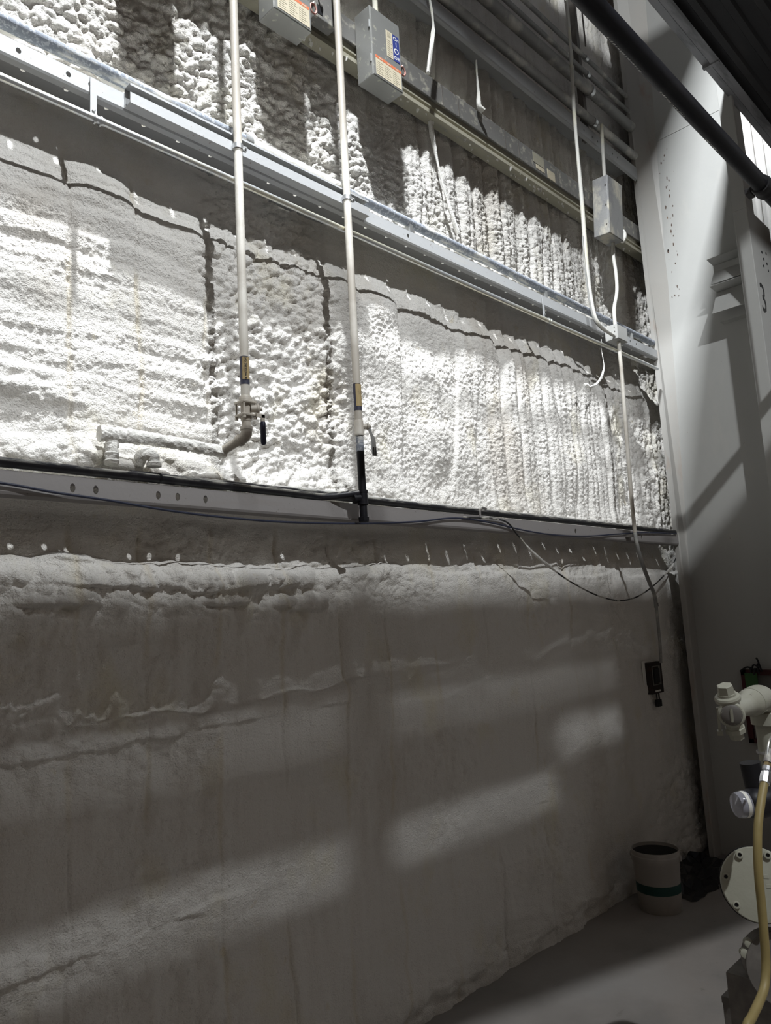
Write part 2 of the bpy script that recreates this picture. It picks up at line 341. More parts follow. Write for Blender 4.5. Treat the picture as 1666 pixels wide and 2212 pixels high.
    for k, x0 in enumerate((.35, .66, .985, 1.245, 1.525, 1.82, 2.12, 2.40, 2.74, 3.12, 3.52, 3.95)):
        jx = np.minimum(jx, np.abs(X - x0 - .014 * fbm(Z * 3 + k * 3.7, Z * 0 + k, 181, 3)) + .004 * np.maximum(0, vn(Z * 5 + k * 9, Z * 0 + k, 182)))
    p += -(.010 * left_m + .008 * low * ss(-.1, .35, vn(X * 3.1, Z * 2.3, 187)) + .006 * low * ss(.1, .3, Z)) * np.exp(-(jx / .006) ** 2) + .006 * (left_m + low * .4) * np.exp(-(jx / .06) ** 2) * (.3 + .7 * ss(-.4, .4, vn(X * 2.1, Z * 1.9, 188)))
    global STAIN
    STAIN = np.exp(-(jx / .011) ** 2) * ss(-.2, .5, vn(X * 2.7, Z * 4.2, 189)) * np.clip(left_m + .8 * low + .5 * cen_m, 0, 1)
    cr = np.abs(vn(X * 4.6 + .8 * fbm(X * 7, Z * 7, 191, 2), Z * 4.6, 192)); crm = ss(.45, .75, vn(X * 1.7, Z * 2.1, 193))
    p += -.006 * low * crm * np.exp(-(cr / .018) ** 2)
    return p
def axis_lines(lo, hi, step):
    out = [lo]
    while out[-1] < hi: out.append(out[-1] + step(out[-1]))
    out[-1] = hi; return np.array(out, dtype=np.float64)
xs = axis_lines(-1.6, 5.80, lambda x: .02 if x < .2 else (.010 if x < .5 else .0042 + .0012 * max(0, x - 1.2)))
zs = axis_lines(-1.7, 4.9, lambda z: .0062 if z < -.35 else (.0046 if z < 2.35 else (.0075 if z < 2.9 else .018)))
GX, GZ = np.meshgrid(xs, zs); GX = GX.astype(np.float32); GZ = GZ.astype(np.float32)
GP = foam(GX, GZ)
nx, nz = len(xs), len(zs)
vv = np.empty((nx * nz, 3), np.float32); vv[:, 0] = GX.ravel(); vv[:, 1] = (WALL_Y - GP).ravel(); vv[:, 2] = (GZ + H).ravel()
ii = np.arange((nz - 1) * (nx - 1)); r_ = ii // (nx - 1); c_ = ii % (nx - 1); b_ = r_ * nx + c_
ff = np.stack([b_, b_ + 1, b_ + nx + 1, b_ + nx], 1).astype(np.int32)
me = bpy.data.meshes.new('wall_back'); me.vertices.add(len(vv)); me.vertices.foreach_set('co', vv.ravel())
me.loops.add(ff.size); me.loops.foreach_set('vertex_index', ff.ravel()); me.polygons.add(len(ff))
me.polygons.foreach_set('loop_start', np.arange(0, ff.size, 4, dtype=np.int32)); me.polygons.foreach_set('use_smooth', np.ones(len(ff), bool))
me.update(calc_edges=True); me.materials.append(M['foam'])
at_ = me.attributes.new('seam_stain', 'FLOAT', 'POINT'); at_.data.foreach_set('value', STAIN.astype(np.float32).ravel())
nt = M['foam'].node_tree; B_n = nt.nodes['Principled BSDF']; src = B_n.inputs['Base Color'].links[0].from_socket   # yellowed bare foam along the panel joints
an = nt.nodes.new('ShaderNodeAttribute'); an.attribute_name = 'seam_stain'; mx = nt.nodes.new('ShaderNodeMix'); mx.data_type = 'RGBA'
ml = nt.nodes.new('ShaderNodeMath'); ml.operation = 'MULTIPLY'; ml.inputs[1].default_value = .30; nt.links.new(an.outputs['Fac'], ml.inputs[0])
nt.links.new(ml.outputs[0], mx.inputs[0]); nt.links.new(src, mx.inputs[6]); mx.inputs[7].default_value = (.60, .49, .27, 1); nt.links.new(mx.outputs[2], B_n.inputs['Base Color'])
wall = bpy.data.objects.new('wall_back', me); COL.objects.link(wall); struct(wall)
wall['label'] = 'lumpy white spray foam insulation covering the whole wall'
def wall_y(x, zr):                          # foam face at one spot
    return WALL_Y - float(foam(np.array([[x]]), np.array([[zr]]))[0, 0])

# ------------------------------------------------------------------ floor, far wall, ceiling
struct(MB().box((-6, -7, -.2), (14, 2.6, 0)).obj('floor', 'floor'))
struct(MB().box((-3.6, -2.75, 0), (8.4, -2.6, H + 3.1)).obj('shade_wall_front', 'roof'))  # partial wall added behind the camera, its height holds back low ambient light
struct(MB().box((-3.75, -2.75, 0), (-3.6, 2.6, H + 3.1)).obj('shade_wall_left', 'roof'))  # unseen partial wall added to cut ambient light from the left
struct(MB().box((-6, -7, H + 7.6), (14, 2.6, H + 7.75)).obj('ceiling', 'roof'))
fw_ = struct(MB().box((8.4, -7, 0), (8.5, 2.6, H + 7.6)).obj('wall_far', 'panel_white'))
for k in range(9):
    y0 = 1.72 + k * .095
    MB().prism([(8.4, y0), (8.375, y0 + .012), (8.375, y0 + .045), (8.4, y0 + .057)], 2, 0, H + 7.5).obj('panel_rib', 'panel_white', fw_)

# ------------------------------------------------------------------ girts
def plate_holes(mb, u0, u1, v0, v1, holes, P, th):
    """flat plate in (u,v) with oval holes (u,v,ru,rv); P(u,v,w) -> xyz; th thickness along w"""
    holes = sorted(holes); cur = u0
    def quad(a, b):
        for w in (0, th):
            mb.add([P(a, v0, w), P(b, v0, w), P(b, v1, w), P(a, v1, w)], [(0, 1, 2, 3)])
    for (u, v, ru, rv) in holes:
        c = ru * 1.6; a, b = u - c, u + c
        if a < cur + 1e-4: continue
        quad(cur, a); cur = b
        ang = [2 * math.pi * k / 12 for k in range(12)] + [math.atan2(sv, su) % (2 * math.pi) for su, sv in ((c, v1 - v), (-c, v1 - v), (-c, v0 - v), (c, v0 - v))]
        ang = sorted(ang); n = len(ang); I = []; O = []
        for t in ang:
            ct, st = math.cos(t), math.sin(t); I.append((u + ru * ct, v + rv * st))
            ks = []
            if abs(ct) > 1e-9: ks.append(c / abs(ct))
            if st > 1e-9: ks.append((v1 - v) / st)
            if st < -1e-9: ks.append((v0 - v) / st)
            k = min(ks); O.append((u + k * ct, v + k * st))
        for w in (0, th):
            mb.add([P(*q, w) for q in I] + [P(*q, w) for q in O], [(j, (j + 1) % n, n + (j + 1) % n, n + j) for j in range(n)])
        mb.add([P(*q, 0) for q in I] + [P(*q, th) for q in I], [(j, (j + 1) % n, n + (j + 1) % n, n + j) for j in range(n)])
    quad(cur, u1)
    e = [(u0, v0), (u1, v0), (u1, v1), (u0, v1)]
    mb.add([P(*q, 0) for q in e] + [P(*q, th) for q in e], [(j, (j + 1) % 4, 4 + (j + 1) % 4, 4 + j) for j in range(4)])
    return mb
YF = 2.24; GX0, GX1 = -1.6, 5.265
def girt(name, ztop, zbot, label, m, web_holes, flange_holes, hr=.0085):
    t = empty(name, (GX0, YF, zbot), label, 'beam')
    w = MB(); plate_holes(w, GX0, GX1, YF, 2.47, web_holes, lambda u, v, k: (u, v, ztop - k), .0008); w.obj('web', m, t)
    f = MB(); plate_holes(f, GX0, GX1, zbot + .012, ztop, flange_holes, lambda u, v, k: (u, YF + k, v), .0025); f.obj('flange', m, t)
    MB().prism([(YF, zbot + .012), (YF + .004, zbot + .004), (YF + .020, zbot - .004), (YF + .021, zbot), (YF + .007, zbot + .008), (YF + .0025, zbot + .012)], 0, GX0, GX1).obj('lip', m, t)
    return t
ZU, ZUB = H + 1.867, H + 1.797
wh = [(.816 + .1425 * k, 2.353, .0085, .0085) for k in range(-16, 31)]
girt('wall_girt', ZU, ZUB, 'upper white painted steel girt carrying the grey pipe and strut channel', 'girt_paint', wh,
     [(PY(x, y, YF)[0], ZU - .03, .0085, .010) for x, y in ((148, 151), (196, 177), (40, 100), (1362, 735), (1375, 742), (880, 480))])
ZL, ZLB = H + .490, H + .416
lh = [PY(x, y, YF) for x, y in ((157, 1054), (207, 1058), (342, 1071), (384, 1075), (444, 1081), (1243, 1139), (1386, 1153))]
wh2 = [(.825 + .1435 * k, 2.362, .0085, .0085) for k in range(-16, 31)]
girt('wall_girt', ZL, ZLB, 'lower grey steel girt with oval slots under the black pipe', 'girt_dull', wh2,
     [(q[0], ZL - .036, .0085, .014) for q in lh])
ZT, ZTB = H + 3.335, H + 3.235
girt('wall_girt', ZT, ZTB, 'topmost white girt below the overhead grey conduits', 'girt_paint', [], [(PY(x, y, YF)[0], ZT - .05, .008, .008) for x, y in ((1262, 283), (1280, 296), (1291, 304), (1323, 330), (1334, 338))])
# strut channel on the upper girt
sx0, sx1 = PY(276, 215, 2.215)[0], PY(792, 470, 2.215)[0]
st_ = empty('strut_channel', (sx0, 2.21, ZUB), 'grey strut channel bolted along the face of the upper girt', 'channel')
MB().prism([(2.196, ZUB + .010), (2.2385, ZUB + .010), (2.2385, ZUB + .084), (2.196, ZUB + .084), (2.196, ZUB + .076), (2.199, ZUB + .076), (2.199, ZUB + .081), (2.2355, ZUB + .081), (2.2355, ZUB + .013), (2.199, ZUB + .013), (2.199, ZUB + .050), (2.196, ZUB + .050)], 0, sx0, sx1).obj('channel', 'girt_paint', st_)

# ------------------------------------------------------------------ pipes along the girts
def rnd_wob(seed, a=.10):
    rg = random.Random(seed); ph = [rg.uniform(0, 6.28) for _ in range(6)]
    return lambda i, j, p, t: 1 + a * (math.sin(p[0] * 47 + ph[0] + 2 * t) * .5 + math.sin(p[0] * 91 + ph[1] - 3 * t) * .4 + math.sin((p[2] + p[0]) * 140 + ph[2] + t) * .35 + math.sin(p[2] * 60 + ph[3]) * .4)
def lump_wob(seed, a=.16, k=55):
    def f(i, j, p, t):
        s_ = np.array([[p[0] * k + p[2] * k]]); q = np.array([[t * 2.2]])
        return 1 + a * float(vn(s_, q, seed)[0, 0]) + .6 * a * float(vn(s_ * 2.1, q * 2, seed + 1)[0, 0])
    return f
gp = empty('insulated_pipe', (GX0, 2.268, ZU), 'grey dust-speckled pipe lying on top of the upper girt', 'pipe')
x_a, x_b = PY(535, 310, 2.265)[0], PY(738, 400, 2.265)[0]
zc = H + 1.936
MB().tube([(x, 2.268, zc) for x in np.linspace(GX0, x_a, 12)], .0235, 14).obj('pipe_run', 'grey_insul', gp, True)
MB().tube([(x, 2.268, zc - .004) for x in np.linspace(x_b, GX1, 16)], .0225, 14).obj('pipe_run', 'grey_insul', gp, True)
MB().tube([(x, 2.268, zc - .002) for x in np.linspace(x_a - .01, x_b + .01, 60)], .0275, 18, wob=rnd_wob(4, .09)).obj('foam_sleeve', 'foam_coat', gp, True)
for x in (x_a, x_b):
    MB().lathe((x - .02, 2.268, zc - .002), (1, 0, 0), [(0, .024), (0, .029), (.035, .029), (.035, .024)], 18).obj('coupling', 'steel', gp, True)
for x in (1.2, 2.6, 3.8, 4.9):
    MB().box((x - .012, 2.25, ZU), (x + .012, 2.286, zc - .02)).obj('support', 'steel', gp)
for a, b, sd in ((-.2, .95, 1), (.98, 1.42, 2), (2.9, 3.15, 3), (3.5, 4.15, 5)):   # slabs of dried foam along the back of the pipe
    n = 40; rg = random.Random(sd)
    MB().tube([(x, 2.300 + .004 * math.sin(x * 23), zc + .012 + .006 * math.sin(x * 31 + sd)) for x in np.linspace(a, b, n)], [.020 * (.25 + .75 * min(1, 6 * min(i, n - 1 - i) / n)) for i in range(n)], 10, wob=rnd_wob(sd + 10, .22)).obj('foam_crust', 'foam_coat', gp, True)
# galvanised conduit below the upper girt
gc = empty('galvanised_conduit', (GX0, 2.205, H + 1.691), 'thin galvanised conduit hung on straps below the upper girt', 'conduit')
zg = H + 1.691
MB().tube([(x, 2.205, zg + .002 * math.sin(x * 1.3)) for x in np.linspace(GX0, 5.15, 30)], .0122, 12).obj('conduit_run', 'galv', gc, True)
for px, py, long in ((210, 250, 1), (1186, 690, 0)):
    q = PY(px, py, 2.205); x = q[0]
    s = MB().box((x - .009, 2.232, zg + .005), (x + .009, 2.2345, ZU - .012)) if not long else MB().box((x - .011, 2.2325, zg + .012), (x + .011, 2.236, ZU - .006))
    s.obj('hanger_strap', 'girt_paint', gc)
    MB().box((x - .009, 2.206, zg + .0115), (x + .009, 2.2365, zg + .0145)).obj('strap_arm', 'girt_paint', gc)
    for dx in (-.012, .008):
        MB().lathe((x + dx, 2.205, zg), (1, 0, 0), [(0, .011), (0, .0165), (.006, .0165), (.006, .011)], 16, False).obj('clamp_ring', 'steel', gc, True)
    MB().lathe((x, 2.2325, zg + .05), (0, -1, 0), [(0, .006), (.005, .006), (.006, .003)], 8).obj('bolt', 'steel', gc, True)
# black gas main on the lower girt and its foam-crusted neighbour
bp = empty('gas_main', (GX0, 2.262, ZL), 'black steel gas pipe lying along the lower girt, left half', 'pipe')
MB().tube([(GX0, 2.262, H + .517), (.6, 2.262, H + .517), (1.5, 2.262, H + .513), (1.90, 2.262, H + .510)], .0150, 14).obj('pipe_run', 'black_pipe', bp, True)
MB().tube(cat_path([(1.89, 2.262, H + .510), (1.94, 2.257, H + .508), (2.00, 2.225, H + .512), (2.085, 2.185, H + .525)], 5), .0150, 14).obj('branch', 'black_pipe', bp, True)
for x in (.70, 1.235):
    MB().lathe((x, 2.262, H + .5165), (1, 0, 0), [(0, .015), (0, .0185), (.006, .0185), (.006, .015)], 14).obj('pipe_tie', 'rubber_black', bp, True)
MB().tube(cat_path([(.66, 2.25, ZL + .002), (.675, 2.236, ZL + .012), (.69, 2.236, ZL + .004), (.705, 2.24, ZL + .009)], 4), .004, 8).obj('bracket', 'steel', bp, True)
bq = empty('foam_crusted_pipe', (1.1, 2.292, ZL), 'dark pipe caked with pale foam dust along the lower girt, running to the column', 'pipe')
MB().tube([(x, 2.292 - .03 * ss(2.2, 3.2, x), H + .525 - .012 * ss(1.8, 3.0, x)) for x in np.linspace(1.15, GX1, 60)], .0165, 12, wob=rnd_wob(30, .05)).obj('pipe_run', 'black_pipe', bq, True)
n = 110
MB().tube([(x, 2.300 - .03 * ss(2.2, 3.2, x), H + .533 - .012 * ss(1.8, 3.0, x)) for x in np.linspace(1.45, 5.0, n)], [.0155 * (.35 + .65 * min(1, 8 * min(i, n - 1 - i) / n)) for i in range(n)], 10, wob=rnd_wob(31, .16)).obj('foam_crust', 'foam_coat', bq, True)
# hook
hk = cat_path([PY(1038, 1118, 2.236), PY(1037, 1105, 2.236), PY(1042, 1098, 2.232), PY(1051, 1099, 2.226)], 5)
one(MB().tube(hk, .006, 8).obj('pipe_hook', 'girt_dull', None, True), 'small bent steel hook standing up over the lower girt', 'hook')

# swagged cables on the lower girt
YC = 2.228
c1 = cat_path([(-1.55, YC, H + .490), (-.8, YC, H + .476), (-.2, YC, H + .465), (.25, YC, H + .457), (.52, YC, H + .451)] + [PY(x, y, YC) for x, y in ((0, 1043), (120, 1064), (230, 1080), (360, 1102), (480, 1117), (620, 1128), (780, 1131), (900, 1127), (985, 1119), (1060, 1129), (1130, 1145), (1200, 1156), (1270, 1158), (1330, 1154), (1375, 1151), (1420, 1151), (1462, 1153))], 6)
one(MB().tube(c1, .0042, 8).obj('swagged_cable', 'blue_cable', None, True), 'thin dark blue cable swagged across the face of the lower girt', 'cable')
c2 = cat_path([np.array(PY(x, y, Y)) for x, y, Y in ((1000, 1117, 2.226), (1060, 1120, 2.226), (1095, 1128, 2.226), (1118, 1155, 2.225), (1150, 1192, 2.225), (1190, 1226, 2.23), (1235, 1258, 2.24), (1290, 1286, 2.26), (1335, 1297, 2.27), (1372, 1291, 2.27), (1405, 1271, 2.27), (1435, 1243, 2.275), (1452, 1222, 2.28), (1462, 1203, 2.285))], 6)
lc = empty('loose_cable', c2[0], 'loose foam-spattered cable drooping below the lower girt toward the column', 'cable')
MB().tube(c2, .0045, 8).obj('cable_run', 'dark_cable', lc, True)
k0 = int(len(c2) * .27); k1 = int(len(c2) * .44); k2 = int(len(c2) * .83); k3 = int(len(c2) * .95)
for a, b in ((k0, k1), (k2, k3)):
    seg_ = c2[a:b]; n = len(seg_)
    MB().tube(seg_, [.0085 * (.4 + .6 * min(1, 4 * min(i, n - 1 - i) / n)) for i in range(n)], 8, wob=rnd_wob(a, .25)).obj('foam_crust', 'foam_coat', lc, True)

# ------------------------------------------------------------------ vertical gas drops
PYV = 2.18
def zrel(px, py, Y=PYV): return PY(px, py, Y)[2]
X1, X2 = 1.539, 2.103
RP = .0164
def girt_clamp(t, x, z):
    MB().lathe((x, PYV, z - .010), (0, 0, 1), [(0, RP), (0, RP + .004), (.020, RP + .004), (.020, RP)], 16, False).obj('clamp', 'steel', t, True)
    MB().box((x + RP, PYV - .012, z - .009), (x + RP + .018, PYV - .009, z + .009)).box((x + RP, PYV - .004, z - .009), (x + RP + .018, PYV - .001, z + .009)).obj('clamp_ear', 'steel', t)
    MB().tube([(x + RP + .010, PYV - .020, z), (x + RP + .010, PYV + .010, z)], .004, 6).obj('clamp_bolt', 'steel', t, True)
def band(t, x, z0, z1, text):
    MB().lathe((x, PYV, z0), (0, 0, 1), [(0, RP + .0006), (z1 - z0, RP + .0006)], 20, False).obj('label_band', 'tag_navy', t, True)
    # tan strip wrapped over the visible side
    mb = MB(); R = []
    for k in range(9):
        a = math.radians(205 + k * 15); R.append(a)
    v = []; f = []
    for a in R:
        for z in (z0 + .018, z1 - .003): v.append((x + (RP + .0012) * math.cos(a), PYV + (RP + .0012) * math.sin(a), z))
    for k in range(len(R) - 1): f.append((2 * k, 2 * k + 2, 2 * k + 3, 2 * k + 1))
    mb.add(v, f).obj('label_strip', 'tag_tan', t, True)
    a = math.radians(250); c = (x + (RP + .0016) * math.cos(a), PYV + (RP + .0016) * math.sin(a), (z0 + z1) / 2 + .006)
    if text: lettering(text, 'lettering', .0115, 'black_ink', t, frame(c, (0, 0, 1), (-math.cos(a + math.pi / 2), -math.sin(a + math.pi / 2), 0)), .0008)
g1 = empty('gas_drop', (X1, PYV, zrel(531, 870)), 'cream gas pipe on the left with valve and elbow into foam-coated run', 'pipe', None)
zv = zrel(536, 885)                                           # valve centre
MB().tube([(X1, PYV, zv + .035), (X1, PYV, H + 4.6)], RP, 18).obj('pipe_run', 'cream_pipe', g1, True)
girt_clamp(g1, X1, zrel(513, 318))
band(g1, X1, zrel(530, 832), zrel(529, 772), 'HI PRESSURE GAS')
v1 = MB().lathe((X1, PYV, zv - .045), (0, 0, 1), [(0, .018), (.012, .021), (.020, .021), (.022, .019), (.070, .019), (.072, .023), (.088, .023), (.094, .019)], 12).obj('valve_body', 'valve_paint', g1, True)
for dz in (.018, -.030): MB().box((X1 - .030, PYV - .030, zv + dz), (X1 + .030, PYV + .030, zv + dz + .010)).obj('valve_flange', 'valve_paint', g1, False, .004)
for sx in (-1, 1):
    for sy in (-1, 1):
        MB().lathe((X1 + sx * .024, PYV + sy * .024, zv - .040), (0, 0, 1), [(0, .0065), (.009, .0065), (.009, .0035), (.059, .0035), (.059, .0065), (.069, .0065)], 8).obj('flange_bolt', 'valve_paint', g1, True)
MB().lathe((X1 + .012, PYV - .014, zv), (.85, -.5, 0), [(0, .014), (.022, .014), (.022, .0165), (.030, .0165), (.033, .008), (.040, .007)], 14).obj('valve_stem', 'valve_paint', g1, True)
hx, hy = X1 + .047, PYV - .034
MB().box((X1 + .020, hy - .003, zv - .034), (hx + .010, hy + .003, zv - .020)).box((hx - .006, hy - .003, zv - .060), (hx + .010, hy + .003, zv - .020)).obj('lever', 'valve_paint', g1, False, .001)
MB().lathe((hx + .002, hy, zv - .048), (0, 0, -1), [(0, .0085), (.003, .0100), (.075, .0105), (.083, .008), (.086, .003)], 12).obj('lever_grip', 'handle_blue', g1, True)
el = PY(538, 943, PYV); el[0] = X1; zb = el[2]
MB().tube([(X1, PYV, zv - .04), (X1, PYV, zb + .02)], RP, 16).obj('nipple', 'valve_paint', g1, True)
pe = PY(480, 975, 2.290)
d_ = np.array(pe) - np.array([X1, PYV, zb]); d_ /= np.linalg.norm(d_)
ep = cat_path([(X1, PYV, zb + .030), (X1, PYV, zb + .014), tuple(np.array([X1, PYV, zb + .002]) + d_ * .010), tuple(np.array([X1, PYV, zb]) + d_ * .034)], 5)
MB().tube(ep, .0205, 16).obj('elbow', 'valve_paint', g1, True)
MB().lathe((X1, PYV, zb + .022), (0, 0, 1), [(0, .020), (0, .0228), (.012, .0228), (.012, .018)], 16).lathe(np.array([X1, PYV, zb]) + d_ * .026, d_, [(0, .020), (0, .0228), (.012, .0228), (.012, .018)], 16).obj('elbow_bead', 'valve_paint', g1, True)
MB().tube([np.array([X1, PYV, zb]) + d_ * .03, pe], RP, 16).obj('arm', 'valve_paint', g1, True)
fr = cat_path([PY(x, y, Y) for x, y, Y in ((486, 978, 2.292), (440, 968, 2.295), (380, 957, 2.298), (310, 946, 2.302), (250, 939, 2.305), (214, 936, 2.31))], 30)
nfr = len(fr)
MB().tube(fr, [.0215 + .004 * ss(.45, .75, i / nfr) for i in range(nfr)], 28, wob=lump_wob(41, .13, 70)).obj('foam_run', 'foam_coat', g1, True)
dn_ = [PY(241, 948, 2.315), PY(242, 962, 2.305), PY(242, 980, 2.30), PY(241, 1004, 2.295)]
MB().tube(cat_path(dn_, 8), .0195, 18, wob=lump_wob(43, .15, 60)).obj('foam_elbow', 'foam_coat', g1, True)
for k in (0.25, .62, .9):
    q = dn_[0] * (1 - k) + dn_[3] * k
    MB().lathe(q, (0, 0, 1), [(-.010, .017), (-.007, .023), (.004, .0245), (.010, .018)], 16).obj('foam_bead', 'foam_coat', g1, True)
el2 = cat_path([PY(300, 1004, 2.33), PY(304, 988, 2.315), PY(318, 981, 2.30), PY(331, 988, 2.29), PY(333, 1003, 2.287)], 10)
t2 = empty('foam_stub', el2[0], 'rounded foam-coated elbow stub poking up behind the black pipe', 'pipe')
MB().tube(el2, .0200, 18, wob=lump_wob(47, .12, 60)).obj('stub_bend', 'foam_coat', t2, True)
MB().lathe(el2[-1] + np.array([0, 0, .002]), (0, 0, 1), [(-.012, .020), (-.010, .025), (.002, .025), (.006, .019)], 16).obj('stub_collar', 'foam_coat', t2, True)

g2 = empty('gas_drop', (X2, PYV, zrel(787, 1130)), 'cream gas pipe in the middle ending in black tee and cap', 'pipe')
zv2 = zrel(778, 925)
MB().tube([(X2, PYV, zv2 + .02), (X2, PYV, H + 4.6)], RP, 18).obj('pipe_run', 'cream_pipe', g2, True)
girt_clamp(g2, X2, zrel(748, 428))
band(g2, X2, zrel(774, 888), zrel(771, 830), None)
MB().lathe((X2, PYV, zv2 - .034), (0, 0, 1), [(0, .0205), (.004, .0215), (.010, .0215), (.014, .0200), (.060, .0200), (.066, .0175)], 12).obj('valve_body', 'cream_pipe', g2, True)
MB().lathe((X2 + .012, PYV - .010, zv2 + .004), (.85, -.5, .1), [(0, .010), (.018, .010), (.018, .013), (.026, .013), (.028, .006), (.034, .006)], 10).obj('valve_stem', 'valve_paint', g2, True)
lv = [np.array((X2 + .034, PYV - .024, zv2 + .006)), np.array((X2 + .038, PYV - .028, zv2 - .022)), np.array((X2 + .048, PYV - .032, zv2 - .044)), np.array((X2 + .049, PYV - .032, zv2 - .085)), np.array((X2 + .051, PYV - .032, zv2 - .120))]
rings = []
for q, w in zip(lv, (.007, .006, .010, .0125, .011)):
    rings.append([q + np.array(o) for o in ((-w, -.0025, 0), (w, -.0025, 0), (w, .0025, 0), (-w, .0025, 0))])
MB().rings(rings).obj('lever', 'steel', g2, True)
for dx in (-.005, .005):
    MB().box((X2 + .050 + dx - .002, PYV - .0356, zv2 - .116), (X2 + .050 + dx + .002, PYV - .0343, zv2 - .082)).obj('lever_slot', 'rubber_black', g2)
zt_ = zrel(784, 1075)
MB().tube([(X2, PYV, zv2 - .03), (X2, PYV, zrel(781, 976))], .0160, 16).obj('galvanised_nipple', 'grey_insul', g2, True)
MB().tube([(X2, PYV, zrel(781, 976)), (X2, PYV, zt_ + .02)], .0160, 16).obj('black_nipple', 'overhead_black', g2, True)
MB().lathe((X2, PYV, zt_ - .030), (0, 0, 1), [(0, .019), (0, .0225), (.008, .0225), (.010, .0205), (.048, .0205), (.050, .0225), (.060, .0225), (.060, .017)], 16).obj('tee', 'overhead_black', g2, True)
MB().lathe((X2, PYV, zt_ + .000), (-.55, .25, -.08), [(0, .018), (.030, .0185), (.030, .0215), (.040, .0215), (.040, .015)], 14).obj('tee_branch', 'overhead_black', g2, True)
zc_ = zrel(787, 1128)
MB().tube([(X2, PYV, zc_ + .012), (X2, PYV, zt_ - .025)], .0160, 14).obj('drip_nipple', 'overhead_black', g2, True)
MB().lathe((X2, PYV, zc_), (0, 0, 1), [(0, .016), (.002, .0205), (.020, .0215), (.022, .018)], 8).obj('cap', 'overhead_black', g2, True)

# ------------------------------------------------------------------ bus duct and disconnect boxes
ZB = H
bd = empty('bus_duct', (GX0, 2.25, H + 2.56), 'long grey electrical bus duct running across the upper wall', 'bus duct')
MB().box((GX0, 2.290, H + 2.760), (5.6, 2.37, H + 2.888)).obj('housing', 'bus', bd, False, .003)
MB().prism([(2.305, H + 2.760), (2.305, H + 2.722), (2.322, H + 2.713), (2.322, H + 2.704), (2.298, H + 2.694), (2.298, H + 2.671), (2.37, H + 2.671), (2.37, H + 2.760)], 0, GX0, 5.6).obj('bottom_ledge', 'bus_ledge', bd)
for px, py in ((955, 195), (990, 222), (1091, 296), (1121, 320), (1204, 372), (1229, 394)):
    x = PY(px, py, 2.288)[0]
    MB().box((x - .003, 2.2865, H + 2.763), (x + .003, 2.290, H + 2.885)).obj('joint_seam', 'cast_dark', bd)
for a, b, z0, z1, m in ((1152, 1176, 2.81, 2.878, 'bus_ledge'), (1157, 1176, 2.777, 2.804, 'cream_label'), (1180, 1197, 2.764, 2.826, 'cream_label')):
    xa_, xb_ = PY(a, 340, 2.288)[0], PY(b, 360, 2.288)[0]
    MB().box((xa_, 2.2880, H + z0), (xb_, 2.2901, H + z1)).obj('rating_label', m, bd)
rg = random.Random(9)
mbd = MB()
for k in range(70):
    x = rg.uniform(2.0, 5.2); zz = H + 2.671; r = rg.uniform(.004, .012)
    mbd.lathe((x, rg.uniform(2.302, 2.35), zz), (rg.uniform(-.3, .3), rg.uniform(-.3, .3), -1), [(-.004, r), (r * .8, r * .8), (r * 1.9, r * .25)], 6)
o = mbd.obj('foam_drips', 'foam_coat', bd, True); o['kind'] = 'stuff'
# tap plug between the boxes
xa_ = 2.015
tp = empty('tap_plug', (xa_, 2.28, H + 2.7), 'small grey bus plug with lever between the first box and the middle gas pipe', 'bus plug')
MB().box((xa_, 2.232, H + 2.706), (xa_ + .125, 2.2895, H + 2.935)).obj('body', 'bus', tp, False, .003)
MB().box((xa_ + .06, 2.2305, H + 2.87), (xa_ + .118, 2.2322, H + 2.912)).obj('rating_label', 'cream_label', tp)
MB().tube([(xa_ + .02, 2.232, H + 2.81), (xa_ + .02, 2.20, H + 2.81), (xa_ + .02, 2.194, H + 2.85)], .005, 8).obj('lever', 'steel', tp, True)
MB().box((xa_ + .015, 2.2305, H + 2.725), (xa_ + .045, 2.2322, H + 2.77)).obj('slot', 'rubber_black', tp)

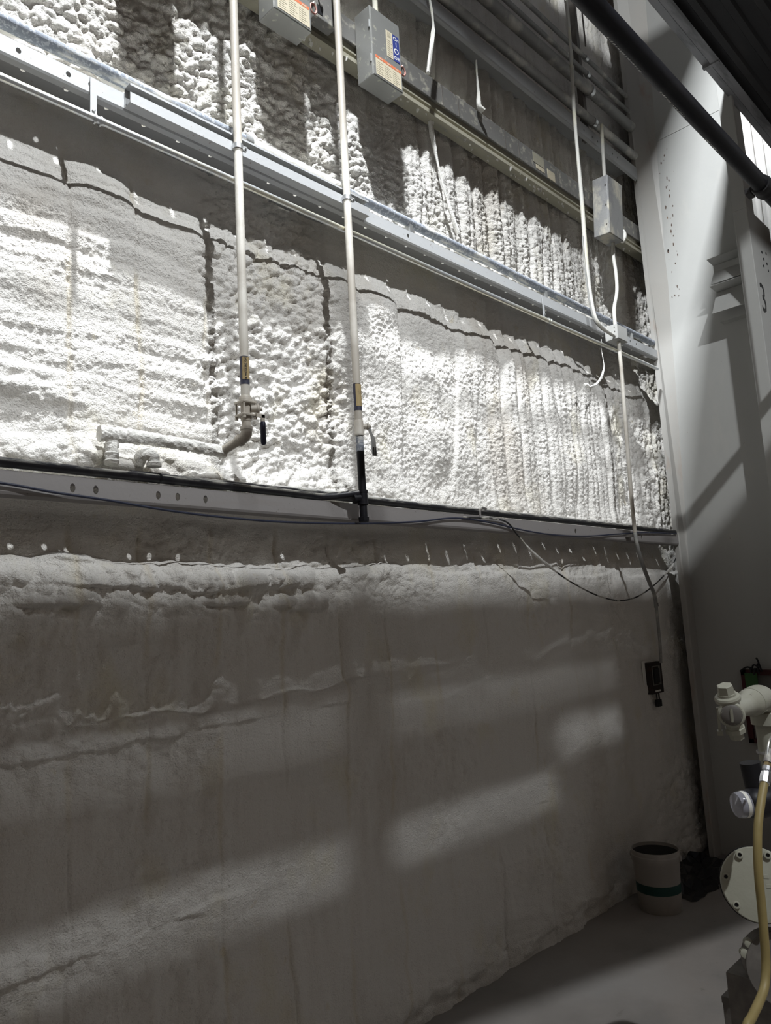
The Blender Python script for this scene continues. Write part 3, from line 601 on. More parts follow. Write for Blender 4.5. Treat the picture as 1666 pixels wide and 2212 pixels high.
def disconnect(x, y, z, label, group):
    """x,y,z = back lower left corner (wall side)"""
    w, d, h = .205, .106, .367
    t = empty('disconnect_box', (x, y, z), label, 'electrical box', group)
    F = y - d
    MB().box((x, F + .004, z), (x + w, y, z + h)).obj('body', 'steel_box', t, False, .003)
    MB().box((x + .004, F, z + .004), (x + w - .004, F + .0045, z + h - .004)).obj('door', 'steel_box', t, False, .0015)
    dl = MB().box((x + .020, F - .0012, z + .012), (x + w - .012, F, z + .098)).obj('danger_label', 'cream_label', t)
    MB().box((x + .020, F - .0016, z + .098), (x + w - .012, F, z + .113)).obj('danger_strip', 'orange_label', t)
    for c in range(3): MB().box((x + .040 + c * .056, F - .0019, z + .103), (x + .066 + c * .056, F - .0015, z + .108)).obj('print_line', 'cream_label', t)
    for c in range(3):
        for r in range(7):
            MB().box((x + .026 + c * .055, F - .0016, z + .022 + r * .0098), (x + .026 + c * .055 + .044 - .008 * ((r + c) % 3), F - .0011, z + .0245 + r * .0098)).obj('print_line', 'label_print', t)
    MB().box((x + .102, F - .0012, z + .150), (x + .146, F, z + .292)).obj('instruction_label', 'cream_label', t)
    MB().box((x + .111, F - .0016, z + .258), (x + .135, F - .0011, z + .285)).obj('emblem', 'label_print', t)
    lettering('D', 'lettering', .018, 'cream_label', t, frame((x + .123, F - .0018, z + .2715), (1, 0, 0), (0, 0, 1)), .0002)
    for r in range(8):
        MB().box((x + .107, F - .0016, z + .160 + r * .011), (x + .141 - .01 * (r % 2), F - .0011, z + .1635 + r * .011)).obj('print_line', 'label_print', t)
    MB().box((x + .148, F - .0012, z + .150), (x + .192, F, z + .292)).obj('switch_label', 'blue_label', t)
    for s_, zz, sz in (('On', .272, .030), ('I', .242, .034), ('O', .205, .044), ('Off', .168, .028)):
        lettering(s_, 'lettering', sz, 'white_label', t, frame((x + .170, F - .0016, z + zz), (1, 0, 0), (0, 0, 1)), .0002)
    for zz in (.09, .27):
        MB().tube([(x - .0015, F + .010, z + zz - .02), (x - .0015, F + .010, z + zz + .02)], .004, 8).obj('hinge', 'steel', t, True)
    MB().box((x + w, y - .075, z + .11), (x + w + .012, y - .045, z + .19)).obj('switch_mount', 'cast_dark', t)
    lv_ = MB().tube([(x + w + .008, y - .06, z + .16), (x + w + .040, y - .065, z + .175), (x + w + .050, y - .07, z + .20)], .006, 8).obj('switch_lever', 'steel_box', t, True)
    rp = [(x + w + .044 + .018 * math.cos(a), y - .072, z + .165 + .024 * math.sin(a)) for a in np.linspace(0, 2 * math.pi, 17)]
    MB().tube(rp, .0045, 6).obj('lock_ring', 'red_ring', lv_, True)
    MB().box((x + .01, F + .02, z + h), (x + w - .02, y - .01, z + h + .004)).obj('dust_cap', 'foam_coat', t)
    MB().tube([(x + .11, y - .04, z + h), (x + .11, y - .04, z + h + .9)], .014, 12).obj('feed_conduit', 'white_cable', t, True)
    return t
d2 = disconnect(2.321, 2.287, H + 2.545, 'steel disconnect box with on-off label, hanging right of the middle gas pipe', 'disconnect boxes on the bus duct')
def dup(src, loc, label):
    c = copy_tree(src); c.location = loc; c['label'] = label; return c
d1 = dup(d2, (1.742, 2.287, H + 2.546), 'steel disconnect box between the two cream gas pipes, cut by the top edge')
d0 = dup(d2, (1.142, 2.287, H + 2.546), 'steel disconnect box furthest left, above the top edge of the picture')

# third box, near the column
b3 = empty('enclosure_box', (4.56, 2.285, H + 2.53), 'dusty grey steel enclosure on the bus duct beside the column', 'electrical box')
BX, BW, BF, BB = 4.556, .203, 2.176, 2.288
MB().box((BX, BF, H + 2.535), (BX + BW, BB, H + 2.95)).obj('body', 'dusty_box', b3, False, .004)
MB().box((BX + .004, BF - .005, H + 2.539), (BX + BW - .004, BF + .0005, H + 2.946)).obj('door', 'dusty_box', b3, False, .002)
for z in (2.60, 2.74, 2.88): MB().lathe((BX + .006, BF + .015, H + z), (-1, 0, 0), [(0, .006), (.010, .005)], 8).obj('screw', 'cast_dark', b3, True)
MB().tube([(BX + BW, 2.22, H + 2.79), (BX + BW + .03, 2.21, H + 2.80), (BX + BW + .042, 2.21, H + 2.82)], .005, 8).obj('switch_lever', 'steel_box', b3, True)
MB().tube([(BX + BW + .03 + .018 * math.cos(a), 2.208, H + 2.83 + .028 * math.sin(a)) for a in np.linspace(0, 2 * math.pi, 15)], .0045, 6).obj('lock_ring', 'red_ring', b3, True)
MB().tube(cat_path([(BX + BW - .005, BF + .005, H + 2.63), (BX + BW + .014, BF - .004, H + 2.60), (BX + BW + .01, BF, H + 2.55), (BX + BW - .005, BF + .015, H + 2.535)], 4), [.006, .008, .012, .012, .013, .014, .014, .014, .013, .012, .011, .010, .006], 8, wob=rnd_wob(61, .2)).obj('foam_blob', 'foam_coat', b3, True)
MB().tube([(BX + .11, 2.25, H + 2.95), (BX + .11, 2.26, H + 3.40)], .012, 10).obj('feed_conduit', 'white_cable', b3, True)
b3.rotation_euler = (math.radians(4.0), 0, 0)

# conduit run down to the switch
cdA = [(4.31, 2.18, H + 4.6), (4.30, 2.18, H + 4.0), (4.245, 2.18, H + 3.30), (4.226, 2.18, H + 2.65), (4.205, 2.18, H + 2.16), (4.225, 2.175, H + 1.86), (4.30, 2.17, H + 1.785), (4.46, 2.17, H + 1.765)]
p_ = cat_path(cdA, 10); n = len(p_)
f1 = empty('flexible_conduit', (4.46, 2.17, H + 1.765), 'long pale foam-coated conduit dropping to the junction box by the column', 'conduit')
MB().tube(p_, [.0075 + .0065 * ss(.10, .30, i / n) * (.55 + .45 * abs(math.sin(i * .13))) * (1 - .4 * ss(.8, .95, i / n)) for i in range(n)], 12).obj('conduit_run', 'white_cable', f1, True)
MB().tube([np.array(q) + np.array([-.018, .004, -.004]) for q in p_[int(n * .5):]], .0055, 8).obj('companion_cable', 'conduit_grey', f1, True)
jb = empty('junction_box', (4.46, 2.21, H + 1.74), 'small white junction box where conduits meet on the upper girt', 'junction box')
MB().box((4.465, 2.150, H + 1.745), (4.605, 2.236, H + 1.845)).obj('body', 'column_paint', jb, False, .003)
MB().box((4.468, 2.1465, H + 1.748), (4.602, 2.1505, H + 1.842)).obj('cover', 'column_paint', jb, False, .001)
for z in (1.765, 1.795, 1.825): MB().lathe((4.464, 2.165, H + z), (-1, 0, 0), [(0, .003), (.003, .003)], 6).obj('screw', 'cast_dark', jb, True)
p2_ = cat_path([PY(1325, 520, 2.235), PY(1325, 550, 2.225), PY(1331, 590, 2.21), PY(1333, 630, 2.195), PY(1327, 668, 2.18), (4.50, 2.175, H + 1.845)], 8)
one(MB().tube(p2_, .0118, 12).obj('white_conduit', 'white_cable', None, True), 'short white bent conduit between the dusty enclosure and the junction box', 'conduit')
dr = empty('drop_conduit', (4.5, 2.18, H - .36), 'pale conduit dropping from the junction box past the lower girt to the switch', 'conduit')
sw_c = PY(1422, 1462, 2.34)
q0 = [(4.535, 2.18, H + 1.745), (4.53, 2.18, H + 1.50), (4.505, 2.18, H + 1.07), (4.485, 2.18, H + .70), (4.482, 2.18, H + .467)]
q1 = [PY(1372, 1150, 2.18), PY(1376, 1175, 2.18), PY(1387, 1215, 2.19), PY(1402, 1255, 2.215), PY(1414, 1285, 2.255), PY(1418, 1312, 2.285)]
q2 = [PY(1418, 1306, 2.283), PY(1421, 1340, 2.30), PY(1426, 1390, 2.315), PY(1428, 1432, 2.32)]
MB().tube(cat_path(q0, 8), .0125, 12).obj('upper_run', 'cream_pipe', dr, True)
MB().tube(cat_path(q1, 8), .0125, 12).obj('bent_run', 'conduit_grey', dr, True)
MB().tube(cat_path(q2, 6), .0100, 10).obj('lower_run', 'conduit_grey', dr, True)
MB().lathe(q2[0], (0, 0, 1), [(-.012, .012), (-.012, .0145), (.012, .0145), (.012, .012)], 10).obj('coupling', 'cast_dark', dr, True)
MB().box((4.462, 2.196, H + .440), (4.504, 2.239, H + .456)).obj('strap', 'cast_dark', dr)
# switch and padlock
A_ = PY(1405, 1432, 2.345); B_ = PY(1440, 1496, 2.345)
sx_, sX_, sz_, sZ_ = A_[0], B_[0] - .02, B_[2] + .006, A_[2]
w_ = sX_ - sx_
sw = empty('safety_switch', (sx_, 2.36, sz_), 'dark red locked-out switch box low on the wall near the corner', 'switch')
MB().box((sx_, 2.350, sz_), (sX_, 2.405, sZ_)).obj('body', 'switch_body', sw, False, .004)
MB().box((sx_ - .03, 2.385, sz_ + .005), (sX_ + .035, 2.392, sZ_ + .012)).obj('backplate', 'foam_coat', sw)
for (a, b, c, d) in ((.12, .80, .85, .88), (.12, .80, .27, .30), (.12, .17, .30, .85), (.66, .80, .30, .85)):
    MB().box((sx_ + a * w_, 2.3465, sz_ + c * (sZ_ - sz_)), (sx_ + b * w_, 2.3505, sz_ + d * (sZ_ - sz_))).obj('label_border', 'switch_grey', sw)
MB().box((sx_ + .20 * w_, 2.336, sz_ + .34 * (sZ_ - sz_)), (sx_ + .60 * w_, 2.3505, sz_ + .80 * (sZ_ - sz_))).obj('rocker', 'rubber_black', sw, False, .004)
MB().box((sx_ + .25 * w_, 2.3465, sz_ + .06 * (sZ_ - sz_)), (sx_ + .70 * w_, 2.3505, sz_ + .11 * (sZ_ - sz_))).obj('white_marker', 'white_label', sw)
pl = empty('padlock', (sx_ + .5 * w_, 2.36, sz_ - .085), 'black padlock hanging under the dark red switch box', 'padlock')
cx_ = sx_ + .52 * w_
MB().box((cx_ - .032, 2.348, sz_ - .088), (cx_ + .032, 2.370, sz_ - .040)).obj('body', 'rubber_black', pl, False, .006)
MB().tube([(cx_ - .017, 2.359, sz_ - .045), (cx_ - .017, 2.359, sz_ - .010)] + [(cx_ + .017 * math.cos(a), 2.359, sz_ - .010 + .017 * math.sin(a)) for a in np.linspace(math.pi, 0, 9)] + [(cx_ + .017, 2.359, sz_ - .045)], .0050, 8).obj('shackle', 'rubber_black', pl, True)

# hanging foam-coated ropes and wires
def rope(name, pts, r, m, label, cat='cable', seed=1, w=.15):
    p = cat_path(pts, 8)
    return one(MB().tube(p, r if not callable(r) else [r(i / len(p)) for i in range(len(p))], 9, wob=rnd_wob(seed, w)).obj(name, m, None, True), label, cat)
rope('hanging_cable', [PY(918, -60, 2.20), PY(929, 0, 2.20), PY(935, 40, 2.20), PY(936, 70, 2.20), PY(930, 115, 2.20), PY(925, 158, 2.21)], lambda t: .0062 + .006 * ss(.5, .6, t), 'white_cable', 'cable looping down in front of the topmost girt, thick with white foam', seed=3)
rope('foam_icicle', [PY(1029, 130, 2.27), PY(1031, 165, 2.27), PY(1034, 205, 2.265), PY(1035, 228, 2.26), PY(1045, 240, 2.25)], lambda t: .005 + .011 * ss(.2, .8, t), 'white_cable', 'white foam icicle hanging from the topmost girt to the bus duct', 'icicle', seed=5)
rope('foamed_cable', [PY(927, 252, 2.345), PY(934, 290, 2.345), PY(942, 335, 2.345), PY(955, 390, 2.34), PY(972, 450, 2.335), PY(990, 505, 2.33)], lambda t: .009 + .004 * math.sin(t * 9), 'foam_coat', 'foam-covered cable slanting down the ribbed foam below the bus duct', seed=7, w=.2)
rope('curled_wire', [PY(1299, 733, 2.236), PY(1299, 752, 2.215), PY(1303, 775, 2.21), PY(1305, 795, 2.21), PY(1299, 815, 2.22), PY(1290, 828, 2.23), PY(1276, 836, 2.25), PY(1268, 830, 2.26), PY(1262, 832, 2.265)], lambda t: .0025 + .005 * ss(.25, .5, t), 'foam_coat', 'curled white wire dangling under the upper girt near the column', 'wire', seed=8, w=.3)

# conduits above the topmost girt
for name, r, zr_, Y, label in (('overhead_conduit', .030, 3.42, 2.245, 'thick grey conduit just above the topmost girt'),
                               ('overhead_conduit', .036, 3.665, 2.245, 'thickest grey conduit, second above the topmost girt'),
                               ('overhead_conduit', .016, 3.80, 2.25, 'thin conduit third above the topmost girt'),
                               ('overhead_conduit', .015, 3.93, 2.25, 'thin conduit highest above the topmost girt')):
    t = empty(name, (2.4, Y, H + zr_), label, 'conduit', 'conduits above the topmost girt')
    MB().tube([(2.2, Y, H + zr_ - .03), (3.6, Y, H + zr_ - .01), (GX1, Y, H + zr_ + .01)], r, 14).obj('conduit_run', 'conduit_grey', t, True)
    for x in (2.9, 4.62):
        MB().lathe((x, Y, H + zr_), (1, 0, 0), [(0, r), (0, r + .005), (.03, r + .005), (.03, r)], 14).obj('clamp', 'steel', t, True)
cs = empty('conduit_bracket', (4.6, 2.29, H + 3.3), 'vertical steel strut holding the overhead conduits to the wall', 'bracket')
MB().box((4.60, 2.285, H + 3.30), (4.64, 2.325, H + 4.5)).obj('post', 'cast_dark', cs)
MB().tube([(4.55, 2.20, H + 3.95), (4.55, 2.20, H + 4.6)], .006, 6).obj('rod', 'cast_dark', cs, True)

# ------------------------------------------------------------------ building column
cl = empty('building_column', (5.38, 1.9, 0), 'tall white painted steel column at the right end of the foam wall', 'column')
ZC = H + 7.5
def yj(zr_): return 2.235 - .040 * max(0, zr_ - .1)
MB().rings([[(5.27, 2.245, z), (5.27, 2.275, z), (5.40, 2.275, z), (5.385, yj(z - H), z), (5.28, 2.238, z)] for z in (0, H + .1, H + 2.4, ZC)]).obj('outer_flange', 'column_edge', cl)
MB().box((5.76, 2.262, 0), (5.79, 2.56, ZC)).box((5.392, 2.25, 0), (5.79, 2.264, ZC)).obj('leak_block_plate', 'column_edge', cl)  # added out of sight to stop the far lamp leaking past the column
zs1 = PX(1490, 270, 5.38)[2]
MB().box((5.38, 1.50, 0), (5.392, 2.26, zs1 - .002)).obj('lower_web', 'column_paint', cl)
MB().box((5.38, 1.50, zs1 + .002), (5.392, 2.26, ZC)).obj('upper_web', 'column_paint', cl)
MB().box((5.15, 1.472, 0), (5.60, 1.565, H + 2.62)).obj('inner_flange', 'column_paint', cl, False, .004)
MB().box((5.15, 1.472, H + 2.62), (5.185, 1.565, ZC)).obj('upper_flange', 'column_paint', cl, False, .004)
MB().box((5.185, 1.50, H + 2.62), (5.38, 1.52, ZC)).obj('stiffener', 'column_paint', cl)
q = PY(1650, 648, 1.472)
lettering('3', 'painted_number', .30, 'black_ink', cl, frame((q[0], 1.4712, q[2]), (1, 0, 0), (0, 0, 1)), .0006, .8)
for px, py in ((1646, 545), (1650, 560), (1655, 548), (1657, 570), (1650, 575), (1660, 585)):
    q = PY(px, py, 1.472); MB().lathe((q[0], 1.472, q[2]), (0, -1, 0), [(0, .010), (.002, .010)], 10).obj('bolt_hole', 'rubber_black', cl)
for pts_ in ((( 5.205, 2.381), (5.352, 2.371), (5.226, 2.204)), ((5.194, 2.178), (5.316, 2.171), (5.182, 1.977))):
    mb = MB()
    for (xa_, za), (xb_, zb_) in zip(pts_[:-1], pts_[1:]):
        dx, dz = xb_ - xa_, zb_ - za; L_ = math.hypot(dx, dz); nx_, nz_ = -dz / L_ * .003, dx / L_ * .003
        mb.prism([(xa_, H + za), (xb_, H + zb_), (xb_ + nx_, H + zb_ + nz_), (xa_ + nx_, H + za + nz_)], 1, 1.565, 1.79)
    mb.obj('bracket_plate', 'column_paint', cl)
MB().box((5.316, 1.565, H + 1.95), (5.38, 1.79, H + 2.37)).obj('bracket_back', 'column_paint', cl)
rg = random.Random(77); mbc = MB()
for k in range(34):
    z0 = H + rg.uniform(2.25, 3.45); y0 = rg.gauss(2.105 - .035 * (z0 - H - 2.2), .020); r = rg.uniform(.004, .013)
    mbc.add([(5.3795, y0 + r * .6 * math.cos(a) * rg.uniform(.5, 1), z0 + r * 1.6 * math.sin(a) * rg.uniform(.5, 1)) for a in np.linspace(0, 5.4, 7)], [tuple(range(7))])
o = mbc.obj('paint_chips', 'dark_rust', cl); o['kind'] = 'stuff'
# red framed panel on the column, with tag and ties
zA = PX(1604, 1446, 5.375)[2]; yA = PX(1604, 1446, 5.375)[1]
zBm = PX(1625, 1603, 5.375)[2]
fx = empty('red_cabinet', (5.37, yA - .2, zBm), 'dark red framed cabinet on the column behind the valve', 'cabinet')
MB().box((5.335, yA - .46, zBm), (5.380, yA, zBm + .03)).box((5.335, yA - .46, zA - .035), (5.380, yA, zA)).box((5.335, yA - .035, zBm), (5.380, yA, zA)).box((5.335, yA - .46, zBm), (5.380, yA - .425, zA)).obj('frame', 'red_paint', fx, False, .002)
MB().box((5.360, yA - .43, zBm + .02), (5.379, yA - .03, zA - .03)).obj('pane', 'switch_grey', fx)
gt = PX(1624, 1470, 5.33); tg = empty('green_tag', gt, 'green paper tag tied to the red cabinet', 'tag')
MB().box((5.328, gt[1] - .040, gt[2] - .075), (5.331, gt[1] + .040, gt[2] + .05)).obj('card', 'green_tag', tg)
for k in range(7):
    rgk = random.Random(70 + k); b = gt + np.array([-.006, -.03 + rgk.uniform(-.05, .03), .06])
    e = b + np.array([-.02, rgk.uniform(-.13, .12), rgk.uniform(-.02, .09)])
    MB().tube(cat_path([b, (b + e) / 2 + np.array([-.015, 0, .03]), e], 4), .006, 6).obj('cable_tie', 'rubber_black', tg, True)

# ------------------------------------------------------------------ overhead black pipe and tray (right), and light blockers added above the camera
op = empty('overhead_pipe', (2.0, .912, H + 1.82), 'black steel pipe crossing the upper right corner in front of the column', 'pipe')
MB().tube([(-1.5, .912, H + 1.82), (3.50, .912, H + 1.82)], .034, 20).obj('pipe_run', 'overhead_black', op, True)
MB().tube([(3.48, .912, H + 1.82), (7.0, .912, H + 1.82)], .032, 20).obj('pipe_run', 'overhead_black', op, True)
nn = np.array([0, .5 * -.447 + .85 * .894, .5 * -.894 + .85 * -.447]); nn /= np.linalg.norm(nn); tt_ = np.cross(nn, (1, 0, 0)); rg = random.Random(12)
for x0, x1 in ((2.08, 2.30), (2.46, 2.66), (2.86, 2.98)):
    x = x0
    while x < x1:
        w = rg.uniform(.004, .012); c = np.array([x, .912, H + 1.82]) + nn * .0340
        hh = rg.uniform(.002, .005)
        MB().rings([[c + np.array([dx, 0, 0]) + tt_ * dy + nn * h for dx, dy in ((0, -hh), (w, -hh), (w, hh), (0, hh))] for h in (-.001, .0006)]).obj('stencil_mark', 'conduit_grey', op)
        x += w + rg.uniform(.004, .010)
MB().lathe((3.42, .912, H + 1.82), (1, 0, 0), [(0, .033), (0, .041), (.022, .045), (.035, .041), (.06, .041), (.07, .045), (.09, .041), (.09, .033)], 20).obj('coupling', 'tray_dark', op, True)
MB().box((3.44, .958, H + 1.806), (3.50, .985, H + 1.834)).box((3.44, .840, H + 1.806), (3.50, .868, H + 1.834)).obj('coupling_ear', 'tray_dark', op, False, .004)
MB().tube([(4.47, .912, H + 1.85), (4.47, .912, H + 3.48)], .006, 8).obj('hanger_rod', 'tray_dark', op, True)
q = PY(1615, 350, 1.30); q2_ = PY(1655, 398, 1.30)
bb = empty('dark_beam', (4.4, 1.3, (q[2] + q2_[2]) / 2 - .08), 'dark square beam behind the overhead black pipe at the right edge', 'beam')
MB().box((5.62, 1.22, q2_[2] - .30), (9.5, 1.34, q2_[2] + .00)).obj('beam_web', 'tray_dark', bb)
MB().box((5.62, 1.16, q2_[2] - .32), (9.5, 1.40, q2_[2] - .30)).obj('beam_foot', 'tray_dark', bb)

TZ = H + 3.45
tr = empty('overhead_tray', (2.5, 1.2, TZ), 'dark ribbed overhead tray with metal edge rails in the upper right corner', 'tray')
TX0, TX1 = -1.5, 9.4
MB().prism([(1.497, TZ), (1.502, TZ + .10), (1.490, TZ + .10), (1.482, TZ + .012), (1.455, TZ + .012), (1.455, TZ)], 0, TX0, TX1).obj('edge_rail', 'tray_metal', tr)
MB().prism([(1.448, TZ - .012), (1.452, TZ + .09), (1.442, TZ + .09), (1.436, TZ), (1.40, TZ), (1.392, TZ - .012)], 0, TX0, TX1).obj('inner_rail', 'tray_metal', tr)
MB().box((TX0, -.10, TZ + .03), (TX1, 1.44, TZ + .09)).obj('deck', 'tray_dark', tr)  # widened out of view to keep high bay light off the floor
for k in range(11):
    y = -.055 + k * .135
    MB().prism([(y, TZ + .03), (y + .012, TZ + .006), (y + .050, TZ + .006), (y + .062, TZ + .03)], 0, TX0, TX1).obj('deck_rib', 'tray_dark', tr)
MB().box((4.72, 1.398, TZ - .018), (4.745, 1.50, TZ)).obj('rail_joint', 'tray_metal', tr)
for x in (0.2, 2.6, 5.6, 8.4):
    for y in (-.05, 1.46): MB().tube([(x, y, TZ + .08), (x, y, H + 7.6)], .008, 6).obj('hanger_rod', 'tray_dark', tr, True)

sd = empty('lamp_blocker', (0, 1.6, H + 4.82), 'unseen long box added between the lamp and the wall to shade the upper wall', 'light blocker')
MB().box((-3, 1.30, H + 4.87), (4.9, 1.85, H + 5.82)).obj('blocker_run', 'tray_metal', sd)  # added blocker, lower edge set to keep high bay light off the upper wall
for x in (-2, 0, 2, 4): MB().box((x - .02, 1.285, H + 4.86), (x + .02, 1.865, H + 5.83)).obj('blocker_joint', 'tray_metal', sd)
for x in (-1.5, 1.5, 4.5): MB().tube([(x, 1.58, H + 5.8), (x, 1.58, H + 7.6)], .008, 6).obj('hanger_rod', 'tray_dark', sd, True)
RY = -.5
rk = empty('flood_blockers', (1.5, RY, H + 2.3), 'unseen dark pipes and panels added above the viewpoint to shape the flood light', 'pipe rack')
def blockbox(n_, x0, x1, z0, z1, d=.05): return MB().box((x0, RY - d, H + z0), (x1, RY + d, H + z1)).obj(n_, 'tray_dark', rk)  # pieces placed only to cut the flood light into bands
MB().tube([(-3, RY, H + 2.953), (2.46, RY, H + 2.953)], .060, 18).obj('blocker_pipe', 'overhead_black', rk, True)
MB().tube([(-3, RY, H + 2.812), (2.46, RY, H + 2.812)], .027, 16).obj('blocker_pipe', 'overhead_black', rk, True)
blockbox('blocker_strip', -3, 2.186, 2.706, 2.785, .012)
MB().prism([(-3, H + 2.42), (1.82, H + 2.36), (2.574, H + 2.04), (3.4, H + 1.72), (3.4, H + 3.03), (2.442, H + 3.03), (2.442, H + 2.725), (2.186, H + 2.725), (2.186, H + 2.652), (-3, H + 2.652)], 1, RY - .012, RY + .012).obj('blocker_panel', 'tray_dark', rk)  # outline cut so its shadow darkens the lower wall and floor edge
blockbox('upper_blocker', -3, 6.0, 3.66, 4.50, .05)  # added to keep flood light off the wall above the upper girt
blockbox('upright_blocker', 1.645, 1.735, 2.60, 3.0, .015)
for x in (-1.5, .5, 1.69, 2.7): MB().tube([(x, RY, H + 2.9), (x, RY, H + 7.6)], .010, 8).obj('hanger_rod', 'tray_dark', rk, True)

# ------------------------------------------------------------------ lamps
def lamp_body(name, loc, label, sx, sy):
    x, y, z = loc
    t = empty(name, (x, y, z), label, 'lamp')
    MB().rings([[(x - sx * k, y - sy * k, z + h), (x + sx * k, y - sy * k, z + h), (x + sx * k, y + sy * k, z + h), (x - sx * k, y + sy * k, z + h)] for k, h in ((.60, .03), (.62, .06), (.5, .14), (.3, .20))]).obj('housing', 'tray_metal', t)
    MB().box((x - sx * .5, y - sy * .5, z + .012), (x + sx * .5, y + sy * .5, z + .028)).obj('lens', 'lamp_lens', t)
    MB().tube([(x, y, z + .2), (x, y, H + 7.6)], .01, 6).obj('hanger_rod', 'tray_dark', t, True)
    return t
def area(t, size, sy, W, col=(.93, .97, 1.0)):
    l = bpy.data.lights.new('lamp_light', 'AREA'); l.shape = 'RECTANGLE'; l.size = size; l.size_y = sy; l.energy = W; l.color = col
    o = bpy.data.objects.new('lamp_light', l); COL.objects.link(o); o.parent = t; return o
t = lamp_body('bay_fill_lamp', HIGHBAY, 'high bay lamp hanging above the overhead tray', .22, .46); area(t, .12, .40, HIGHBAY_W)
t = lamp_body('bay_fill_lamp', FARFILL, 'unseen lamp added beyond the column to brighten the far wall', .3, .5); area(t, .2, .4, FARFILL_W)
x, y, z = FLOOD
t = empty('flood_lamp', FLOOD, 'small flood lamp behind the added overhead blockers', 'lamp')
MB().rings([[(x - a, y - b, z - a), (x + a, y - b, z - a), (x + a, y - b, z + a), (x - a, y - b, z + a)] for a, b in ((.10, .02), (.105, .06), (.07, .13))]).obj('housing', 'tray_metal', t)
MB().tube([(x, y - .08, z + .06), (x, y - .08, H + 7.6)], .01, 6).obj('hanger_rod', 'tray_dark', t, True)
l = bpy.data.lights.new('lamp_light', 'SPOT'); l.energy = FLOOD_W; l.spot_size = math.radians(150); l.spot_blend = .3; l.shadow_soft_size = .045; l.color = (.94, .975, 1.0)
o = bpy.data.objects.new('lamp_light', l); COL.objects.link(o); o.parent = t
o.rotation_euler = Vector((1.2, 4.4, -3.2)).to_track_quat('-Z', 'Y').to_euler()

# ------------------------------------------------------------------ bucket
bc = PZ(1428, 1962, 0.0); bx_, by_ = bc[0], bc[1]
bk = empty('bucket', (bx_, by_, 0), 'dirty white plastic bucket with a dark green band on the floor by the corner', 'bucket')
hB = .365; r0, r1 = .130, .146
def rb(z): return r0 + (r1 - r0) * z / hB
MB().lathe((bx_, by_, 0), (0, 0, 1), [(.0, .10), (.0, r0 - .004), (.006, r0), (.135, rb(.135)), (.29, rb(.29)), (.30, rb(.30) + .008), (.335, rb(.335) + .009), (.340, rb(.34) + .003), (.355, rb(.355) + .004), (.365, rb(.365) + .002), (.365, rb(.365) - .003), (.30, rb(.30) - .004), (.02, r0 - .004), (.018, .002)], 48).obj('shell', 'bucket_plastic', bk, True, 0, 40)
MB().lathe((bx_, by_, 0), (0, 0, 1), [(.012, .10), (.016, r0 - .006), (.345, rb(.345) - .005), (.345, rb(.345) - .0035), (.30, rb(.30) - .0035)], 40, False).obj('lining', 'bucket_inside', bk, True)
MB().lathe((bx_, by_, 0), (0, 0, 1), [(.115, rb(.115) + .0008), (.170, rb(.170) + .0008)], 48, False).obj('band', 'green_band', bk, True)
ea = math.radians(-78)
for s_ in (0, math.pi):
    a = ea + s_; ex, ey = bx_ + (rb(.32) + .010) * math.cos(a), by_ + (rb(.32) + .010) * math.sin(a)
    MB().lathe((ex, ey, .318), (math.cos(a), math.sin(a), 0), [(-.004, .018), (.004, .018), (.006, .015)], 12).obj('handle_lug', 'bucket_plastic', bk, True)
hp = []
for k in range(19):
    tt = math.pi * k / 18; rr = rb(.3) + .016
    ax_ = np.array([math.cos(ea), math.sin(ea), 0]); pe_ = np.array([-math.sin(ea), math.cos(ea), 0])
    hp.append(np.array([bx_, by_, .318]) + ax_ * rr * math.cos(tt) + pe_ * rr * 1.02 * math.sin(tt) + np.array([0, 0, -.145 * math.sin(tt)]))
MB().tube(hp, .0022, 6).obj('bail', 'wire', bk, True)
bk.scale = (.89, .89, .89)

# dark sheeting crumpled in the corner
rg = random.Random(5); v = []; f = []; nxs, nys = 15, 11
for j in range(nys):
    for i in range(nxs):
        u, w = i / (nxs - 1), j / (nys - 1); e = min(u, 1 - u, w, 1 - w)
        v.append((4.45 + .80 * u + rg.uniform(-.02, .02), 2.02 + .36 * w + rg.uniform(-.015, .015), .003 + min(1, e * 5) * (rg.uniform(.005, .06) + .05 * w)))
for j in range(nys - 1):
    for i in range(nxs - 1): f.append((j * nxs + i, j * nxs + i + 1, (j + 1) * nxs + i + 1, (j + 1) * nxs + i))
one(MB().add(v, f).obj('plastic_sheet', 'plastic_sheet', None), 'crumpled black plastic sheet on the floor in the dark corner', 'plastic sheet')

# ------------------------------------------------------------------ pump stand at the right edge
YP = 1.20
pu = empty('pump_stand', (3.25, YP, 0), 'cream painted cast pump with plugged valve and bolted covers at the right edge', 'pump')
E_ = PY(1552, 1547, YP - .03); L_ = PY(1646, 1522, YP + .02)
axd = np.array(E_) - np.array(L_); axd[2] = 0; axd /= np.linalg.norm(axd)
axd = np.array([-.93, -.37, 0.0]); axd /= np.linalg.norm(axd)
Bc = np.array(PY(1580, 1540, YP))                     # valve body centre
ln = np.linalg.norm(np.array(L_) - Bc)
rt_ = np.cross(axd, (0, 0, 1))
